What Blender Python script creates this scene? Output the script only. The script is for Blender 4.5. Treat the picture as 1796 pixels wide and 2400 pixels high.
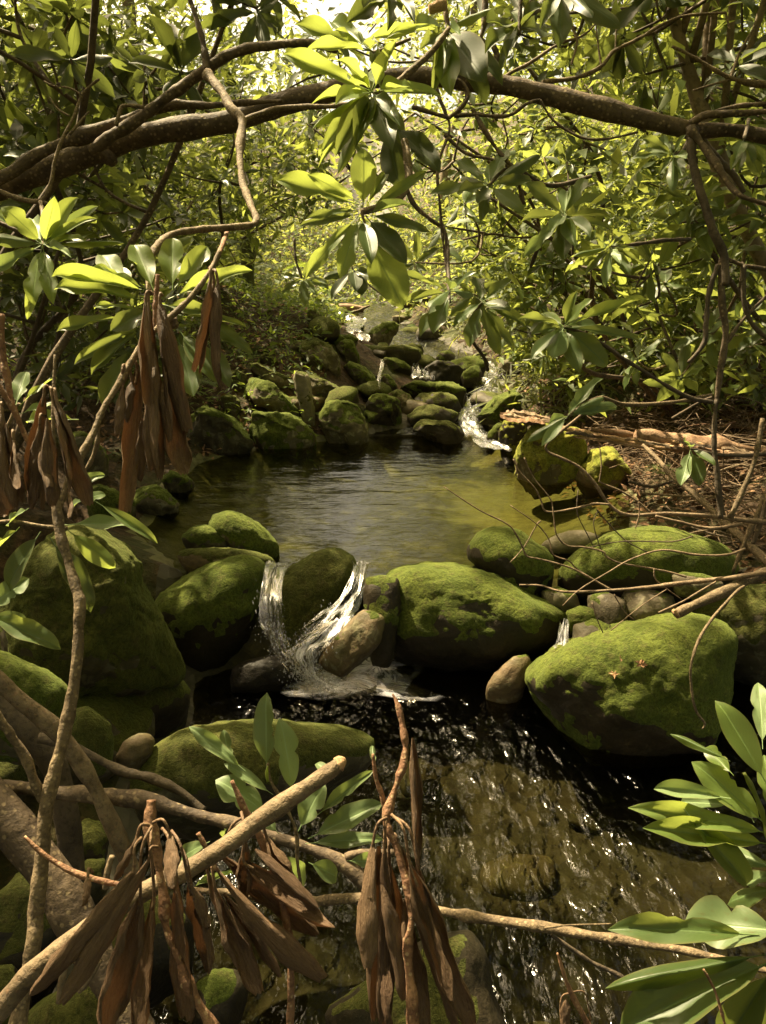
import bpy, math, random
import numpy as np
from mathutils import Vector, Matrix

random.seed(7)
RNG = np.random.default_rng(11)
sc = bpy.context.scene
C = sc.collection
for o in list(bpy.data.objects):
    bpy.data.objects.remove(o)

# ------------------------------------------------------------------ camera
PITCH = math.radians(-18.0)
CAM = Vector((0.0, 0.0, 2.05))
FPX = 1780.0                      # focal length in photograph pixels (1796 x 2400)
cam_d = bpy.data.cameras.new('camera')
cam_d.sensor_fit = 'VERTICAL'
cam_d.sensor_height = 24.0
cam_d.lens = 24.0 * FPX / 2400.0
cam_d.clip_start = 0.02
cam_d.clip_end = 400.0
cam = bpy.data.objects.new('camera', cam_d)
cam.location = CAM
cam.rotation_euler = (math.radians(90) + PITCH, 0, 0)
C.objects.link(cam)
sc.camera = cam

# ------------------------------------------------------------------ sky, sun, exposure
SUN_EL = math.radians(57.0)
SUN_AZ = math.radians(-46.0)      # left of straight ahead
world = bpy.data.worlds.new('World')
sc.world = world
world.use_nodes = True
wn = world.node_tree.nodes
sky = wn.new('ShaderNodeTexSky')
sky.sky_type = 'NISHITA'
sky.sun_disc = False
sky.sun_elevation = SUN_EL
sky.sun_rotation = SUN_AZ
sky.air_density = 0.55
sky.dust_density = 7.0
sky.ozone_density = 0.0
bg = wn['Background']
bg.inputs['Strength'].default_value = 0.115
tint = wn.new('ShaderNodeMix')          # warm daylight balance, the same over the whole sky
tint.data_type = 'RGBA'
tint.blend_type = 'MULTIPLY'
tint.inputs[0].default_value = 1.0
tint.inputs[7].default_value = (1.0, 0.90, 0.62, 1.0)
world.node_tree.links.new(sky.outputs['Color'], tint.inputs[6])
world.node_tree.links.new(tint.outputs[2], bg.inputs['Color'])

sun_d = bpy.data.lights.new('sun', 'SUN')
sun_d.energy = 5.0
sun_d.angle = math.radians(0.9)
sun_d.color = (1.0, 0.84, 0.53)
sun = bpy.data.objects.new('sun', sun_d)
SUN_DIR = Vector((math.sin(SUN_AZ) * math.cos(SUN_EL), math.cos(SUN_AZ) * math.cos(SUN_EL), math.sin(SUN_EL)))
sun.rotation_euler = SUN_DIR.to_track_quat('Z', 'Y').to_euler()
sun.location = (0, 0, 30)
C.objects.link(sun)

vs = sc.view_settings
sc.display_settings.display_device = 'sRGB'
vs.view_transform = 'Standard'
vs.look = 'None'
vs.gamma = 1.0
vs.exposure = 1.95
vs.use_curve_mapping = False

sc.render.engine = 'CYCLES'
cy = sc.cycles
cy.use_denoising = True
cy.denoiser = 'OPENIMAGEDENOISE'
cy.max_bounces = 6
cy.diffuse_bounces = 3
cy.glossy_bounces = 2
cy.transmission_bounces = 4
cy.transparent_max_bounces = 8
cy.sample_clamp_indirect = 4.0
cy.sample_clamp_direct = 12.0
cy.caustics_reflective = False
cy.caustics_refractive = False

# ------------------------------------------------------------------ helpers
FWD = Vector((0, math.cos(PITCH), math.sin(PITCH)))
UP = Vector((0, -math.sin(PITCH), math.cos(PITCH)))
RT = Vector((1, 0, 0))


def ray(px, py):
    return FWD + RT * ((px - 898.0) / FPX) + UP * ((1200.0 - py) / FPX)


def P(px, py, d):
    return CAM + ray(px, py) * d


def lin(tab, v):
    return np.interp(v, [t[0] for t in tab], [t[1] for t in tab])


S = 900 / 1655.0
CR = {'c1': (0, 0, S), 'c2': (896, 0, S), 'c3': (0, 600, S), 'c4': (896, 600, S), 'c5': (0, 1200, S), 'c6': (896, 1200, S),
      'c7': (0, 1800, S), 'c8': (896, 1800, S), 'k1': (400, 600, 600 / 1655.), 'k2': (900, 700, 600 / 1655.),
      'k3': (600, 0, 600 / 1655.), 'k4': (1196, 1050, 600 / 1655.), 'k5': (1300, 300, 496 / 1655.), 's': (0, 0, 1.0)}


def X(c, pts):
    ox, oy, s = CR[c]
    return [(ox + p[0] * s, oy + p[1] * s) for p in pts]


# vectorised value noise -------------------------------------------------
def _hash(ix, iy, iz, seed):
    h = (ix.astype(np.int64) * 374761393 + iy.astype(np.int64) * 668265263 + iz.astype(np.int64) * 2147483647 + seed * 974634777) & 0xFFFFFFFF
    h = ((h ^ (h >> 13)) * 1274126177) & 0xFFFFFFFF
    h = ((h ^ (h >> 16)) * 2246822519) & 0xFFFFFFFF
    return ((h ^ (h >> 15)) & 0xFFFFFF) / float(0xFFFFFF) * 2 - 1


def vnoise(p, seed=0):
    p = np.asarray(p, dtype=np.float64)
    i = np.floor(p).astype(np.int64)
    f = p - i
    f = f * f * f * (f * (f * 6 - 15) + 10)
    r = 0
    for dx in (0, 1):
        wx = f[:, 0] if dx else 1 - f[:, 0]
        for dy in (0, 1):
            wy = f[:, 1] if dy else 1 - f[:, 1]
            for dz in (0, 1):
                wz = f[:, 2] if dz else 1 - f[:, 2]
                r = r + wx * wy * wz * _hash(i[:, 0] + dx, i[:, 1] + dy, i[:, 2] + dz, seed)
    return r


def fbm(p, octv=4, seed=0, gain=0.5):
    a, r, q = 1.0, 0, np.asarray(p, dtype=np.float64)
    for k in range(octv):
        r = r + a * vnoise(q, seed + k * 17)
        a *= gain
        q = q * 2.03 + 5.3
    return r


# ------------------------------------------------------------------ objects
def new_mesh(name, verts, faces, mat, smooth=True, uvs=None):
    me = bpy.data.meshes.new(name)
    me.from_pydata([tuple(v) for v in verts], [], [tuple(f) for f in faces])
    if smooth:
        me.polygons.foreach_set('use_smooth', [True] * len(me.polygons))
    if mat is not None:
        for m in (mat if isinstance(mat, (list, tuple)) else [mat]):
            me.materials.append(m)
    if uvs is not None:
        uv = me.uv_layers.new(name='UVMap')
        li = np.empty(len(me.loops), dtype=np.int32)
        me.loops.foreach_get('vertex_index', li)
        uv.data.foreach_set('uv', np.asarray(uvs, dtype=np.float32)[li].ravel())
    me.update()
    return me


def obj(name, me, parent=None, loc=None, mat=None):
    o = bpy.data.objects.new(name, me)
    C.objects.link(o)
    if parent is not None:
        o.parent = parent
        m = Matrix.Translation(-parent.location)
        o.matrix_basis = m @ mat if mat is not None else m
    else:
        if mat is not None:
            o.matrix_basis = mat
        if loc is not None:
            o.location = loc
    return o


def tag(o, label=None, cat=None, group=None, kind=None):
    if label:
        o['label'] = label
    if cat:
        o['category'] = cat
    if group:
        o['group'] = group
    if kind:
        o['kind'] = kind
    return o


def thing(name, loc, label, cat, group=None):
    o = bpy.data.objects.new(name, None)
    C.objects.link(o)
    o.location = loc
    o.empty_display_size = 0.1
    return tag(o, label, cat, group)


# ------------------------------------------------------------------ materials
class NT:
    def __init__(s, name):
        s.m = bpy.data.materials.new(name)
        s.m.use_nodes = True
        s.t = s.m.node_tree
        s.t.nodes.clear()
        s.out = s.n('ShaderNodeOutputMaterial')

    def n(s, typ, **kw):
        nd = s.t.nodes.new(typ)
        for k, v in kw.items():
            if k.startswith('i_'):
                nd.inputs[k[2:].replace('_', ' ')].default_value = v
            else:
                setattr(nd, k, v)
        return nd

    def l(s, a, b):
        s.t.links.new(a, b)

    def noise(s, vec, scale, detail=4, rough=0.55, dist=0.0):
        nd = s.n('ShaderNodeTexNoise')
        nd.inputs['Scale'].default_value = scale
        nd.inputs['Detail'].default_value = detail
        nd.inputs['Roughness'].default_value = rough
        nd.inputs['Distortion'].default_value = dist
        if vec is not None:
            s.l(vec, nd.inputs['Vector'])
        return nd.outputs['Fac']

    def ramp(s, fac, stops):
        nd = s.n('ShaderNodeValToRGB')
        el = nd.color_ramp.elements
        while len(el) < len(stops):
            el.new(0.5)
        for e, (p, c) in zip(el, stops):
            e.position = p
            e.color = (c, c, c, 1) if isinstance(c, (int, float)) else (*c, 1)
        s.l(fac, nd.inputs['Fac'])
        return nd.outputs['Color']

    def mix(s, fac, a, b):
        nd = s.n('ShaderNodeMix', data_type='RGBA')
        for sock, v in ((nd.inputs[0], fac), (nd.inputs[6], a), (nd.inputs[7], b)):
            if isinstance(v, bpy.types.NodeSocket):
                s.l(v, sock)
            elif isinstance(v, (int, float)):
                sock.default_value = v if sock.type == 'VALUE' else (v, v, v, 1)
            else:
                sock.default_value = (*v, 1)
        return nd.outputs[2]

    def math(s, op, a, b=0.0, clamp=False):
        nd = s.n('ShaderNodeMath', operation=op)
        nd.use_clamp = clamp
        for sock, v in zip(nd.inputs, (a, b)):
            if isinstance(v, bpy.types.NodeSocket):
                s.l(v, sock)
            else:
                sock.default_value = v
        return nd.outputs[0]

    def bump(s, h, strength, dist=0.01, normal=None):
        nd = s.n('ShaderNodeBump')
        nd.inputs['Strength'].default_value = strength
        nd.inputs['Distance'].default_value = dist
        s.l(h, nd.inputs['Height'])
        if normal is not None:
            s.l(normal, nd.inputs['Normal'])
        return nd.outputs['Normal']

    def coord(s, which='Object'):
        return s.n('ShaderNodeTexCoord').outputs[which]

    def mapping(s, vec, scale=(1, 1, 1), rot=(0, 0, 0)):
        nd = s.n('ShaderNodeMapping')
        nd.inputs['Scale'].default_value = scale
        nd.inputs['Rotation'].default_value = rot
        s.l(vec, nd.inputs['Vector'])
        return nd.outputs['Vector']

    def pos(s):
        return s.n('ShaderNodeNewGeometry').outputs['Position']

    def principled(s, col, rough, normal=None, spec=0.5):
        nd = s.n('ShaderNodeBsdfPrincipled')
        if isinstance(col, bpy.types.NodeSocket):
            s.l(col, nd.inputs['Base Color'])
        else:
            nd.inputs['Base Color'].default_value = (*col, 1)
        if isinstance(rough, bpy.types.NodeSocket):
            s.l(rough, nd.inputs['Roughness'])
        else:
            nd.inputs['Roughness'].default_value = rough
        nd.inputs['Specular IOR Level'].default_value = spec
        if normal is not None:
            s.l(normal, nd.inputs['Normal'])
        return nd

    def done(s, shader):
        s.l(shader, s.out.inputs['Surface'])
        return s.m


def mat_rock(name, c1, c2, wet=0.0, lichen=0.0):
    t = NT(name)
    p = t.pos()
    n1 = t.noise(p, 5.0, 6, 0.6)
    n2 = t.noise(p, 38.0, 5, 0.65)
    n3 = t.noise(t.mapping(p, (14, 14, 40), (0.3, 0.2, 0)), 1.0, 4)
    col = t.mix(t.ramp(n1, [(0.32, 0.0), (0.68, 1.0)]), c1, c2)
    col = t.mix(t.math('MULTIPLY', t.ramp(n3, [(0.4, 0.0), (0.7, 1.0)]), 0.45), col, tuple(x * 0.45 for x in c1))
    col = t.mix(t.math('MULTIPLY', t.ramp(n2, [(0.35, 1.0), (0.55, 0.0)]), 0.5), col, tuple(x * 0.4 for x in c2))
    n5 = t.noise(p, 3.1, 5, 0.7)
    col = t.mix(t.math('MULTIPLY', t.ramp(n5, [(0.42, 0.0), (0.60, 1.0)]), 0.6), col, (c1[0] * .75, c1[0] * .72, c1[0] * .22))
    if lichen > 0:
        n4 = t.noise(p, 16.0, 4, 0.6, 0.6)
        col = t.mix(t.math('MULTIPLY', t.ramp(n4, [(0.55, 0.0), (0.62, 1.0)]), lichen), col, (0.36, 0.34, 0.20))
    nb = t.bump(n2, 0.5, 0.01)
    nb = t.bump(n1, 0.4, 0.03, nb)
    nb = t.bump(t.noise(p, 130.0, 3), 0.35, 0.004, nb)
    rough = t.ramp(n2, [(0.3, 0.66 - 0.28 * wet), (0.7, 0.88 - 0.25 * wet)])
    return t.done(t.principled(col, rough, nb, 0.3 - 0.12 * wet).outputs[0])


def mat_moss(name, c1, c2, c3):
    t = NT(name)
    p = t.pos()
    n1 = t.noise(p, 7.0, 5, 0.6)
    n2 = t.noise(p, 75.0, 4, 0.7)
    n3 = t.noise(p, 260.0, 3, 0.7)
    n4 = t.noise(p, 22.0, 4, 0.65)
    col = t.mix(t.ramp(n1, [(0.35, 0.0), (0.65, 1.0)]), c1, c2)
    col = t.mix(t.math('MULTIPLY', t.ramp(n4, [(0.52, 0.0), (0.66, 1.0)]), 0.75), col, c3)
    col = t.mix(t.math('MULTIPLY', t.ramp(n2, [(0.38, 1.0), (0.55, 0.0)]), 0.65), col, tuple(x * 0.3 for x in c1))
    col = t.mix(t.math('MULTIPLY', t.ramp(n3, [(0.55, 0.0), (0.75, 1.0)]), 0.35), col, tuple(min(1, x * 1.7) for x in c2))
    nb = t.bump(n2, 0.9, 0.012)
    nb = t.bump(n3, 0.8, 0.004, nb)
    nb = t.bump(n4, 0.5, 0.02, nb)
    pr = t.principled(col, 0.95, nb, 0.15)
    pr.inputs['Sheen Weight'].default_value = 0.25
    pr.inputs['Sheen Roughness'].default_value = 0.5
    pr.inputs['Sheen Tint'].default_value = (0.6, 0.75, 0.2, 1)
    return t.done(pr.outputs[0])


def mat_leaf(name, top, under, trans, tfac=0.42, rough=0.40, var=0.5, rnd='obj', rib=True):
    t = NT(name)
    if rnd == 'obj':
        r = t.n('ShaderNodeObjectInfo').outputs['Random']
    else:
        r = t.n('ShaderNodeNewGeometry').outputs['Random Per Island']
    geo = t.n('ShaderNodeNewGeometry')
    k = t.math('ADD', t.math('MULTIPLY', r, var), 1 - var * 0.5)
    kc = t.n('ShaderNodeCombineColor')
    t.l(k, kc.inputs[0]); t.l(k, kc.inputs[1]); t.l(k, kc.inputs[2])

    def mul(c):
        nd = t.n('ShaderNodeMix', data_type='RGBA', blend_type='MULTIPLY')
        nd.inputs[0].default_value = 1.0
        nd.inputs[6].default_value = (*c, 1)
        t.l(kc.outputs[0], nd.inputs[7])
        return nd.outputs[2]
    base = t.mix(geo.outputs['Backfacing'], mul(top), mul(under))
    tr = mul(trans)
    nb = None
    if rib:
        uv = t.n('ShaderNodeUVMap').outputs[0]
        sx = t.n('ShaderNodeSeparateXYZ')
        t.l(uv, sx.inputs[0])
        du = t.math('ABSOLUTE', t.math('SUBTRACT', sx.outputs[0], 0.5))
        ribm = t.ramp(du, [(0.012, 1.0), (0.04, 0.0)])
        base = t.mix(t.math('MULTIPLY', ribm, 0.6), base, tuple(min(1, x * 2.6 + 0.03) for x in top))
        tr = t.mix(t.math('MULTIPLY', ribm, 0.8), tr, tuple(x * 0.3 for x in trans))
        w = t.n('ShaderNodeTexWave', wave_type='BANDS', bands_direction='Y')
        w.inputs['Scale'].default_value = 4.2
        w.inputs['Distortion'].default_value = 0.6
        vsum = t.n('ShaderNodeCombineXYZ')
        t.l(t.math('SUBTRACT', sx.outputs[1], t.math('MULTIPLY', du, 0.7)), vsum.inputs[1])
        t.l(vsum.outputs[0], w.inputs['Vector'])
        vein = t.math('POWER', w.outputs['Fac'], 6.0)
        tr = t.mix(t.math('MULTIPLY', vein, 0.08), tr, tuple(x * 0.45 for x in trans))
        spots = t.noise(t.coord('Object'), 9.0, 4, 0.7)
        base = t.mix(t.math('MULTIPLY', t.ramp(spots, [(0.58, 0.0), (0.66, 1.0)]), 0.5), base, (0.10, 0.075, 0.03))
        edge_n = t.math('ADD', du, t.math('MULTIPLY', t.noise(uv, 7.0, 3), .22))
        base = t.mix(t.math('MULTIPLY', t.ramp(edge_n, [(0.50, 0.0), (0.60, 1.0)]), 0.35), base, (0.15, 0.11, 0.04))
        hb = t.math('ADD', t.math('MULTIPLY', ribm, -0.6), t.math('MULTIPLY', vein, 0.03))
        nb = t.bump(hb, 0.25, 0.003)
    pr = t.principled(base, t.math('ADD', rough, t.math('MULTIPLY', r, .2)), nb, 0.38)
    tl = t.n('ShaderNodeBsdfTranslucent')
    t.l(tr, tl.inputs['Color'])
    mx = t.n('ShaderNodeMixShader')
    mx.inputs[0].default_value = tfac
    t.l(pr.outputs[0], mx.inputs[1]); t.l(tl.outputs[0], mx.inputs[2])
    return t.done(mx.outputs[0])


def mat_bark(name, c1, c2, spot=0.0, scale=1.0, stretch=0.35, rough=0.75, spotcol=None):
    t = NT(name)
    p = t.pos()
    n1 = t.noise(p, 14.0 * scale, 5, 0.6)
    n2 = t.noise(p, 70.0 * scale, 5, 0.65)
    n3 = t.noise(p, 190.0 * scale, 3, 0.6)
    col = t.mix(t.ramp(n1, [(0.35, 0.0), (0.65, 1.0)]), c1, c2)
    col = t.mix(t.math('MULTIPLY', t.ramp(n2, [(0.36, 1.0), (0.5, 0.0)]), 0.6), col, tuple(x * 0.4 for x in c1))
    if spot > 0:
        v = t.n('ShaderNodeTexVoronoi')
        v.inputs['Scale'].default_value = 60.0 * scale
        t.l(p, v.inputs['Vector'])
        col = t.mix(t.math('MULTIPLY', t.ramp(v.outputs['Distance'], [(0.18, 1.0), (0.32, 0.0)]), spot), col, spotcol or (0.5, 0.38, 0.22))
    nb = t.bump(n2, 0.55, 0.006)
    nb = t.bump(n1, 0.5, 0.02, nb)
    nb = t.bump(n3, 0.3, 0.002, nb)
    return t.done(t.principled(col, rough, nb, 0.3).outputs[0])


def mat_dead(name):
    t = NT(name)
    r = t.n('ShaderNodeObjectInfo').outputs['Random']
    p = t.coord('Object')
    n1 = t.noise(t.mapping(p, (6, 2, 6)), 1.6, 5, 0.6)
    n2 = t.noise(t.mapping(p, (40, 12, 40)), 1.0, 5, 0.7)
    n3 = t.noise(p, 30.0, 3, 0.6)
    col = t.mix(t.ramp(n1, [(0.3, 0.0), (0.7, 1.0)]), (0.072, 0.043, 0.026), (0.170, 0.105, 0.063))
    col = t.mix(t.math('MULTIPLY', r, 0.55), col, (0.26, 0.165, 0.092))
    col = t.mix(t.math('MULTIPLY', t.ramp(n2, [(0.38, 1.0), (0.52, 0.0)]), 0.5), col, (0.055, 0.022, 0.010))
    col = t.mix(t.math('MULTIPLY', t.ramp(n3, [(0.66, 0.0), (0.72, 1.0)]), 0.5), col, (0.42, 0.27, 0.13))
    geo = t.n('ShaderNodeNewGeometry')
    nb = t.bump(n2, 0.5, 0.02)
    nb = t.bump(n1, 0.5, 0.05, nb)
    pr = t.principled(col, 0.62, nb, 0.3)
    tl = t.n('ShaderNodeBsdfTranslucent')
    tl.inputs['Color'].default_value = (0.36, 0.15, 0.05, 1)
    mx = t.n('ShaderNodeMixShader')
    mx.inputs[0].default_value = 0.05
    t.l(pr.outputs[0], mx.inputs[1]); t.l(tl.outputs[0], mx.inputs[2])
    return t.done(mx.outputs[0])


def mat_water(name, scale, strength, rough, tint, flow=(1, 1, 1), fine=0.3, dist=0.02):
    t = NT(name)
    p = t.mapping(t.pos(), flow)
    n1 = t.noise(p, scale, 2, 0.45, 0.35)
    n2 = t.noise(p, scale * 3.1, 2, 0.5, 0.3)
    n3 = t.noise(p, scale * 0.33, 3, 0.5, 1.2)
    h = t.math('ADD', t.math('ADD', n1, t.math('MULTIPLY', n2, fine)), t.math('MULTIPLY', n3, fine * 2.0))
    nb = t.bump(h, strength, dist)
    fr = t.n('ShaderNodeFresnel')
    fr.inputs['IOR'].default_value = 1.33
    t.l(nb, fr.inputs['Normal'])
    tr = t.n('ShaderNodeBsdfTransparent')
    tr.inputs['Color'].default_value = (*tint, 1)
    gl = t.n('ShaderNodeBsdfGlossy')
    gl.inputs['Roughness'].default_value = rough
    t.l(nb, gl.inputs['Normal'])
    mx = t.n('ShaderNodeMixShader')
    t.l(fr.outputs[0], mx.inputs[0])
    t.l(tr.outputs[0], mx.inputs[1]); t.l(gl.outputs[0], mx.inputs[2])
    return t.done(mx.outputs[0])


def mat_foam(name, cover, stretch, scale=1.0, edge=True, soft=0.9, vf=3.2):
    """white water: streaks of foam over a clear wet sheet (uses UV: u across, v along the flow)"""
    t = NT(name)
    uv = t.n('ShaderNodeUVMap').outputs[0]
    n1 = t.noise(t.mapping(uv, (stretch, vf, 1)), 1.0 * scale, 5, 0.65, 0.7)
    n2 = t.noise(t.mapping(uv, (stretch * 3.5, vf * 3.0, 1)), 1.0 * scale, 3, 0.6, 0.4)
    f = t.math('ADD', t.math('MULTIPLY', n1, 0.80), t.math('MULTIPLY', n2, 0.20))
    m = t.ramp(f, [(0.54 - cover * 0.3, 0.0), (0.74 - cover * 0.3, soft)])
    if edge:
        sx = t.n('ShaderNodeSeparateXYZ')
        t.l(uv, sx.inputs[0])
        e = t.math('MULTIPLY', t.math('MULTIPLY', sx.outputs[0], t.math('SUBTRACT', 1.0, sx.outputs[0])), 4.0)
        e = t.ramp(e, [(0.02, 0.0), (0.95, 1.0)])
        m = t.math('MULTIPLY', m, e)
    nb = t.bump(f, 0.5, 0.01)
    fo = t.principled((0.60, 0.59, 0.64), 0.5, nb, 0.3)
    fr = t.n('ShaderNodeFresnel')
    fr.inputs['IOR'].default_value = 1.33
    t.l(nb, fr.inputs['Normal'])
    tr = t.n('ShaderNodeBsdfTransparent')
    tr.inputs['Color'].default_value = (0.86, 0.82, 0.74, 1)
    gl = t.n('ShaderNodeBsdfGlossy')
    gl.inputs['Roughness'].default_value = 0.22
    t.l(nb, gl.inputs['Normal'])
    w = t.n('ShaderNodeMixShader')
    t.l(t.math('MULTIPLY', fr.outputs[0], .35), w.inputs[0]); t.l(tr.outputs[0], w.inputs[1]); t.l(gl.outputs[0], w.inputs[2])
    mx = t.n('ShaderNodeMixShader')
    t.l(m, mx.inputs[0]); t.l(w.outputs[0], mx.inputs[1]); t.l(fo.outputs[0], mx.inputs[2])
    return t.done(mx.outputs[0])


def mat_ground():
    t = NT('forest_floor')
    p = t.pos()
    n1 = t.noise(p, 1.3, 5, 0.6)
    n2 = t.noise(p, 18.0, 5, 0.7)
    n3 = t.noise(p, 60.0, 4, 0.7)
    v = t.n('ShaderNodeTexVoronoi')
    v.inputs['Scale'].default_value = 24.0
    t.l(p, v.inputs['Vector'])
    leaf = t.mix(v.outputs['Color'], (0.028, 0.016, 0.008), (0.105, 0.062, 0.030))
    col = t.mix(t.ramp(n2, [(0.35, 0.0), (0.6, 1.0)]), (0.022, 0.014, 0.007), leaf)
    col = t.mix(t.math('MULTIPLY', t.ramp(n1, [(0.50, 0.0), (0.62, 1.0)]), 0.7), col, (0.045, 0.060, 0.012))
    nb = t.bump(n2, 0.8, 0.04)
    nb = t.bump(n3, 0.6, 0.012, nb)
    nb = t.bump(v.outputs['Distance'], 0.4, 0.02, nb)
    return t.done(t.principled(col, 0.85, nb, 0.25).outputs[0])


def mat_bed():
    t = NT('stream_bed')
    p = t.pos()
    n1 = t.noise(p, 2.2, 4, 0.6)
    v = t.n('ShaderNodeTexVoronoi')
    v.inputs['Scale'].default_value = 13.0
    t.l(t.mapping(p, (1, 1, 1)), v.inputs['Vector'])
    st = t.mix(v.outputs['Color'], (0.022, 0.018, 0.011), (0.085, 0.070, 0.044))
    col = t.mix(t.ramp(n1, [(0.38, 0.0), (0.62, 1.0)]), (0.056, 0.052, 0.034), st)
    nb = t.bump(v.outputs['Distance'], 0.7, 0.03)
    nb = t.bump(t.noise(p, 40, 4), 0.5, 0.01, nb)
    return t.done(t.principled(col, 0.7, nb, 0.3).outputs[0])


M = {}
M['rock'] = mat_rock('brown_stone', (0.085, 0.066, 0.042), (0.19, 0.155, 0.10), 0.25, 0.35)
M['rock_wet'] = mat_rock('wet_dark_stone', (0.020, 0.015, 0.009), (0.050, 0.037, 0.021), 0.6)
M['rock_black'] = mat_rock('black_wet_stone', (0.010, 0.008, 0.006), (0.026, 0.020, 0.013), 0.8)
M['rock_pale'] = mat_rock('pale_stone', (0.17, 0.145, 0.095), (0.27, 0.23, 0.16), 0.1)
M['rock_tan'] = mat_rock('tan_stone', (0.085, 0.058, 0.030), (0.165, 0.112, 0.060), 0.35, 0.2)
M['rock_dark'] = mat_rock('dark_stone', (0.045, 0.036, 0.022), (0.095, 0.075, 0.046), 0.35, 0.15)
M['moss'] = mat_moss('green_moss', (0.050, 0.066, 0.011), (0.102, 0.120, 0.020), (0.070, 0.062, 0.022))
M['moss_dark'] = mat_moss('olive_moss', (0.040, 0.042, 0.010), (0.072, 0.070, 0.016), (0.062, 0.046, 0.020))
M['moss_sunlit'] = mat_moss('sunlit_yellow_moss', (0.150, 0.165, 0.022), (0.290, 0.265, 0.045), (0.10, 0.085, 0.03))  # brighter yellow moss copy; sun on the boulders is put into the colour
M['leaf'] = mat_leaf('rhododendron_leaf', (0.050, 0.080, 0.022), (0.135, 0.165, 0.075), (0.33, 0.38, 0.075), 0.38, 0.36)
M['leaf_fresh'] = mat_leaf('fresh_leaf', (0.095, 0.140, 0.032), (0.16, 0.20, 0.08), (0.48, 0.56, 0.10), 0.44, 0.34, 0.3)
M['leaf_pale'] = mat_leaf('grey_green_leaf', (0.125, 0.175, 0.075), (0.20, 0.23, 0.13), (0.32, 0.40, 0.09), 0.34, 0.34, 0.4)
M['leaf_dark'] = mat_leaf('shade_leaf', (0.030, 0.045, 0.015), (0.085, 0.10, 0.05), (0.20, 0.24, 0.045), 0.32, 0.36, 0.6)  # darker copy of the leaf; shade is put into its colour
M['foliage'] = mat_leaf('understory_foliage', (0.060, 0.090, 0.018), (0.10, 0.12, 0.045), (0.38, 0.43, 0.08), 0.46, 0.45, 0.9, 'isl', False)
M['foliage_dark'] = mat_leaf('shaded_foliage', (0.040, 0.055, 0.016), (0.08, 0.10, 0.04), (0.23, 0.27, 0.05), 0.38, 0.42, 0.9, 'isl', False)  # darker copy of the foliage, with the shade in its colour
M['crown'] = mat_leaf('tree_crown_leaf', (0.075, 0.115, 0.018), (0.09, 0.11, 0.035), (0.40, 0.43, 0.09), 0.48, 0.5, 0.7, 'isl', False)
M['grass'] = mat_leaf('bank_plant', (0.075, 0.085, 0.020), (0.10, 0.11, 0.03), (0.36, 0.38, 0.06), 0.4, 0.5, 0.9, 'isl', False)
M['fern'] = mat_leaf('fern_frond', (0.065, 0.10, 0.02), (0.09, 0.12, 0.03), (0.38, 0.48, 0.06), 0.45, 0.5, 0.5, 'isl', False)
M['dead'] = mat_dead('dead_leaf')
M['bark'] = mat_bark('rhododendron_bark', (0.058, 0.040, 0.026), (0.125, 0.088, 0.056), 0.3)
M['bark_dark'] = mat_bark('dark_bark', (0.055, 0.040, 0.027), (0.105, 0.078, 0.052))
M['bark_pale'] = mat_bark('pale_bark', (0.105, 0.074, 0.044), (0.215, 0.156, 0.095), 0.5, 1.6, spotcol=(0.16, 0.09, 0.05))
M['twig'] = mat_bark('twig_bark', (0.095, 0.066, 0.038), (0.20, 0.145, 0.085), 0.35, 2.0)
M['twig_red'] = mat_bark('reddish_twig', (0.16, 0.078, 0.044), (0.27, 0.15, 0.085), 0.55, 2.2, spotcol=(0.45, 0.33, 0.19))
M['log'] = mat_bark('rotten_wood', (0.17, 0.095, 0.052), (0.36, 0.235, 0.145), 0.0, 1.0)
M['brush'] = mat_bark('dry_brushwood', (0.12, 0.080, 0.048), (0.26, 0.185, 0.115), 0.0, 2.0)
M['cutwood'] = mat_bark('broken_wood', (0.34, 0.20, 0.10), (0.46, 0.30, 0.16), 0.0, 3.0)
M['tree'] = mat_bark('tree_bark', (0.15, 0.112, 0.07), (0.28, 0.215, 0.14), 0.0, 0.6)
M['tree_moss'] = mat_bark('mossy_bark', (0.055, 0.055, 0.022), (0.12, 0.125, 0.045), 0.0, 0.6)
M['ground'] = mat_ground()
M['bed'] = mat_bed()
def mat_pool_bed():
    t = NT('silty_pool_bed')
    p = t.pos()
    n1 = t.noise(p, 1.6, 4, 0.6)
    n2 = t.noise(p, 14.0, 4, 0.6)
    col = t.mix(t.ramp(n1, [(0.38, 0.0), (0.62, 1.0)]), (0.105, 0.104, 0.050), (0.150, 0.140, 0.066))
    col = t.mix(t.math('MULTIPLY', t.ramp(n2, [(0.45, 0.0), (0.6, 1.0)]), .5), col, (0.060, 0.050, 0.026))
    return t.done(t.principled(col, 0.85, t.bump(n2, .5, .03), 0.2).outputs[0])


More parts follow.
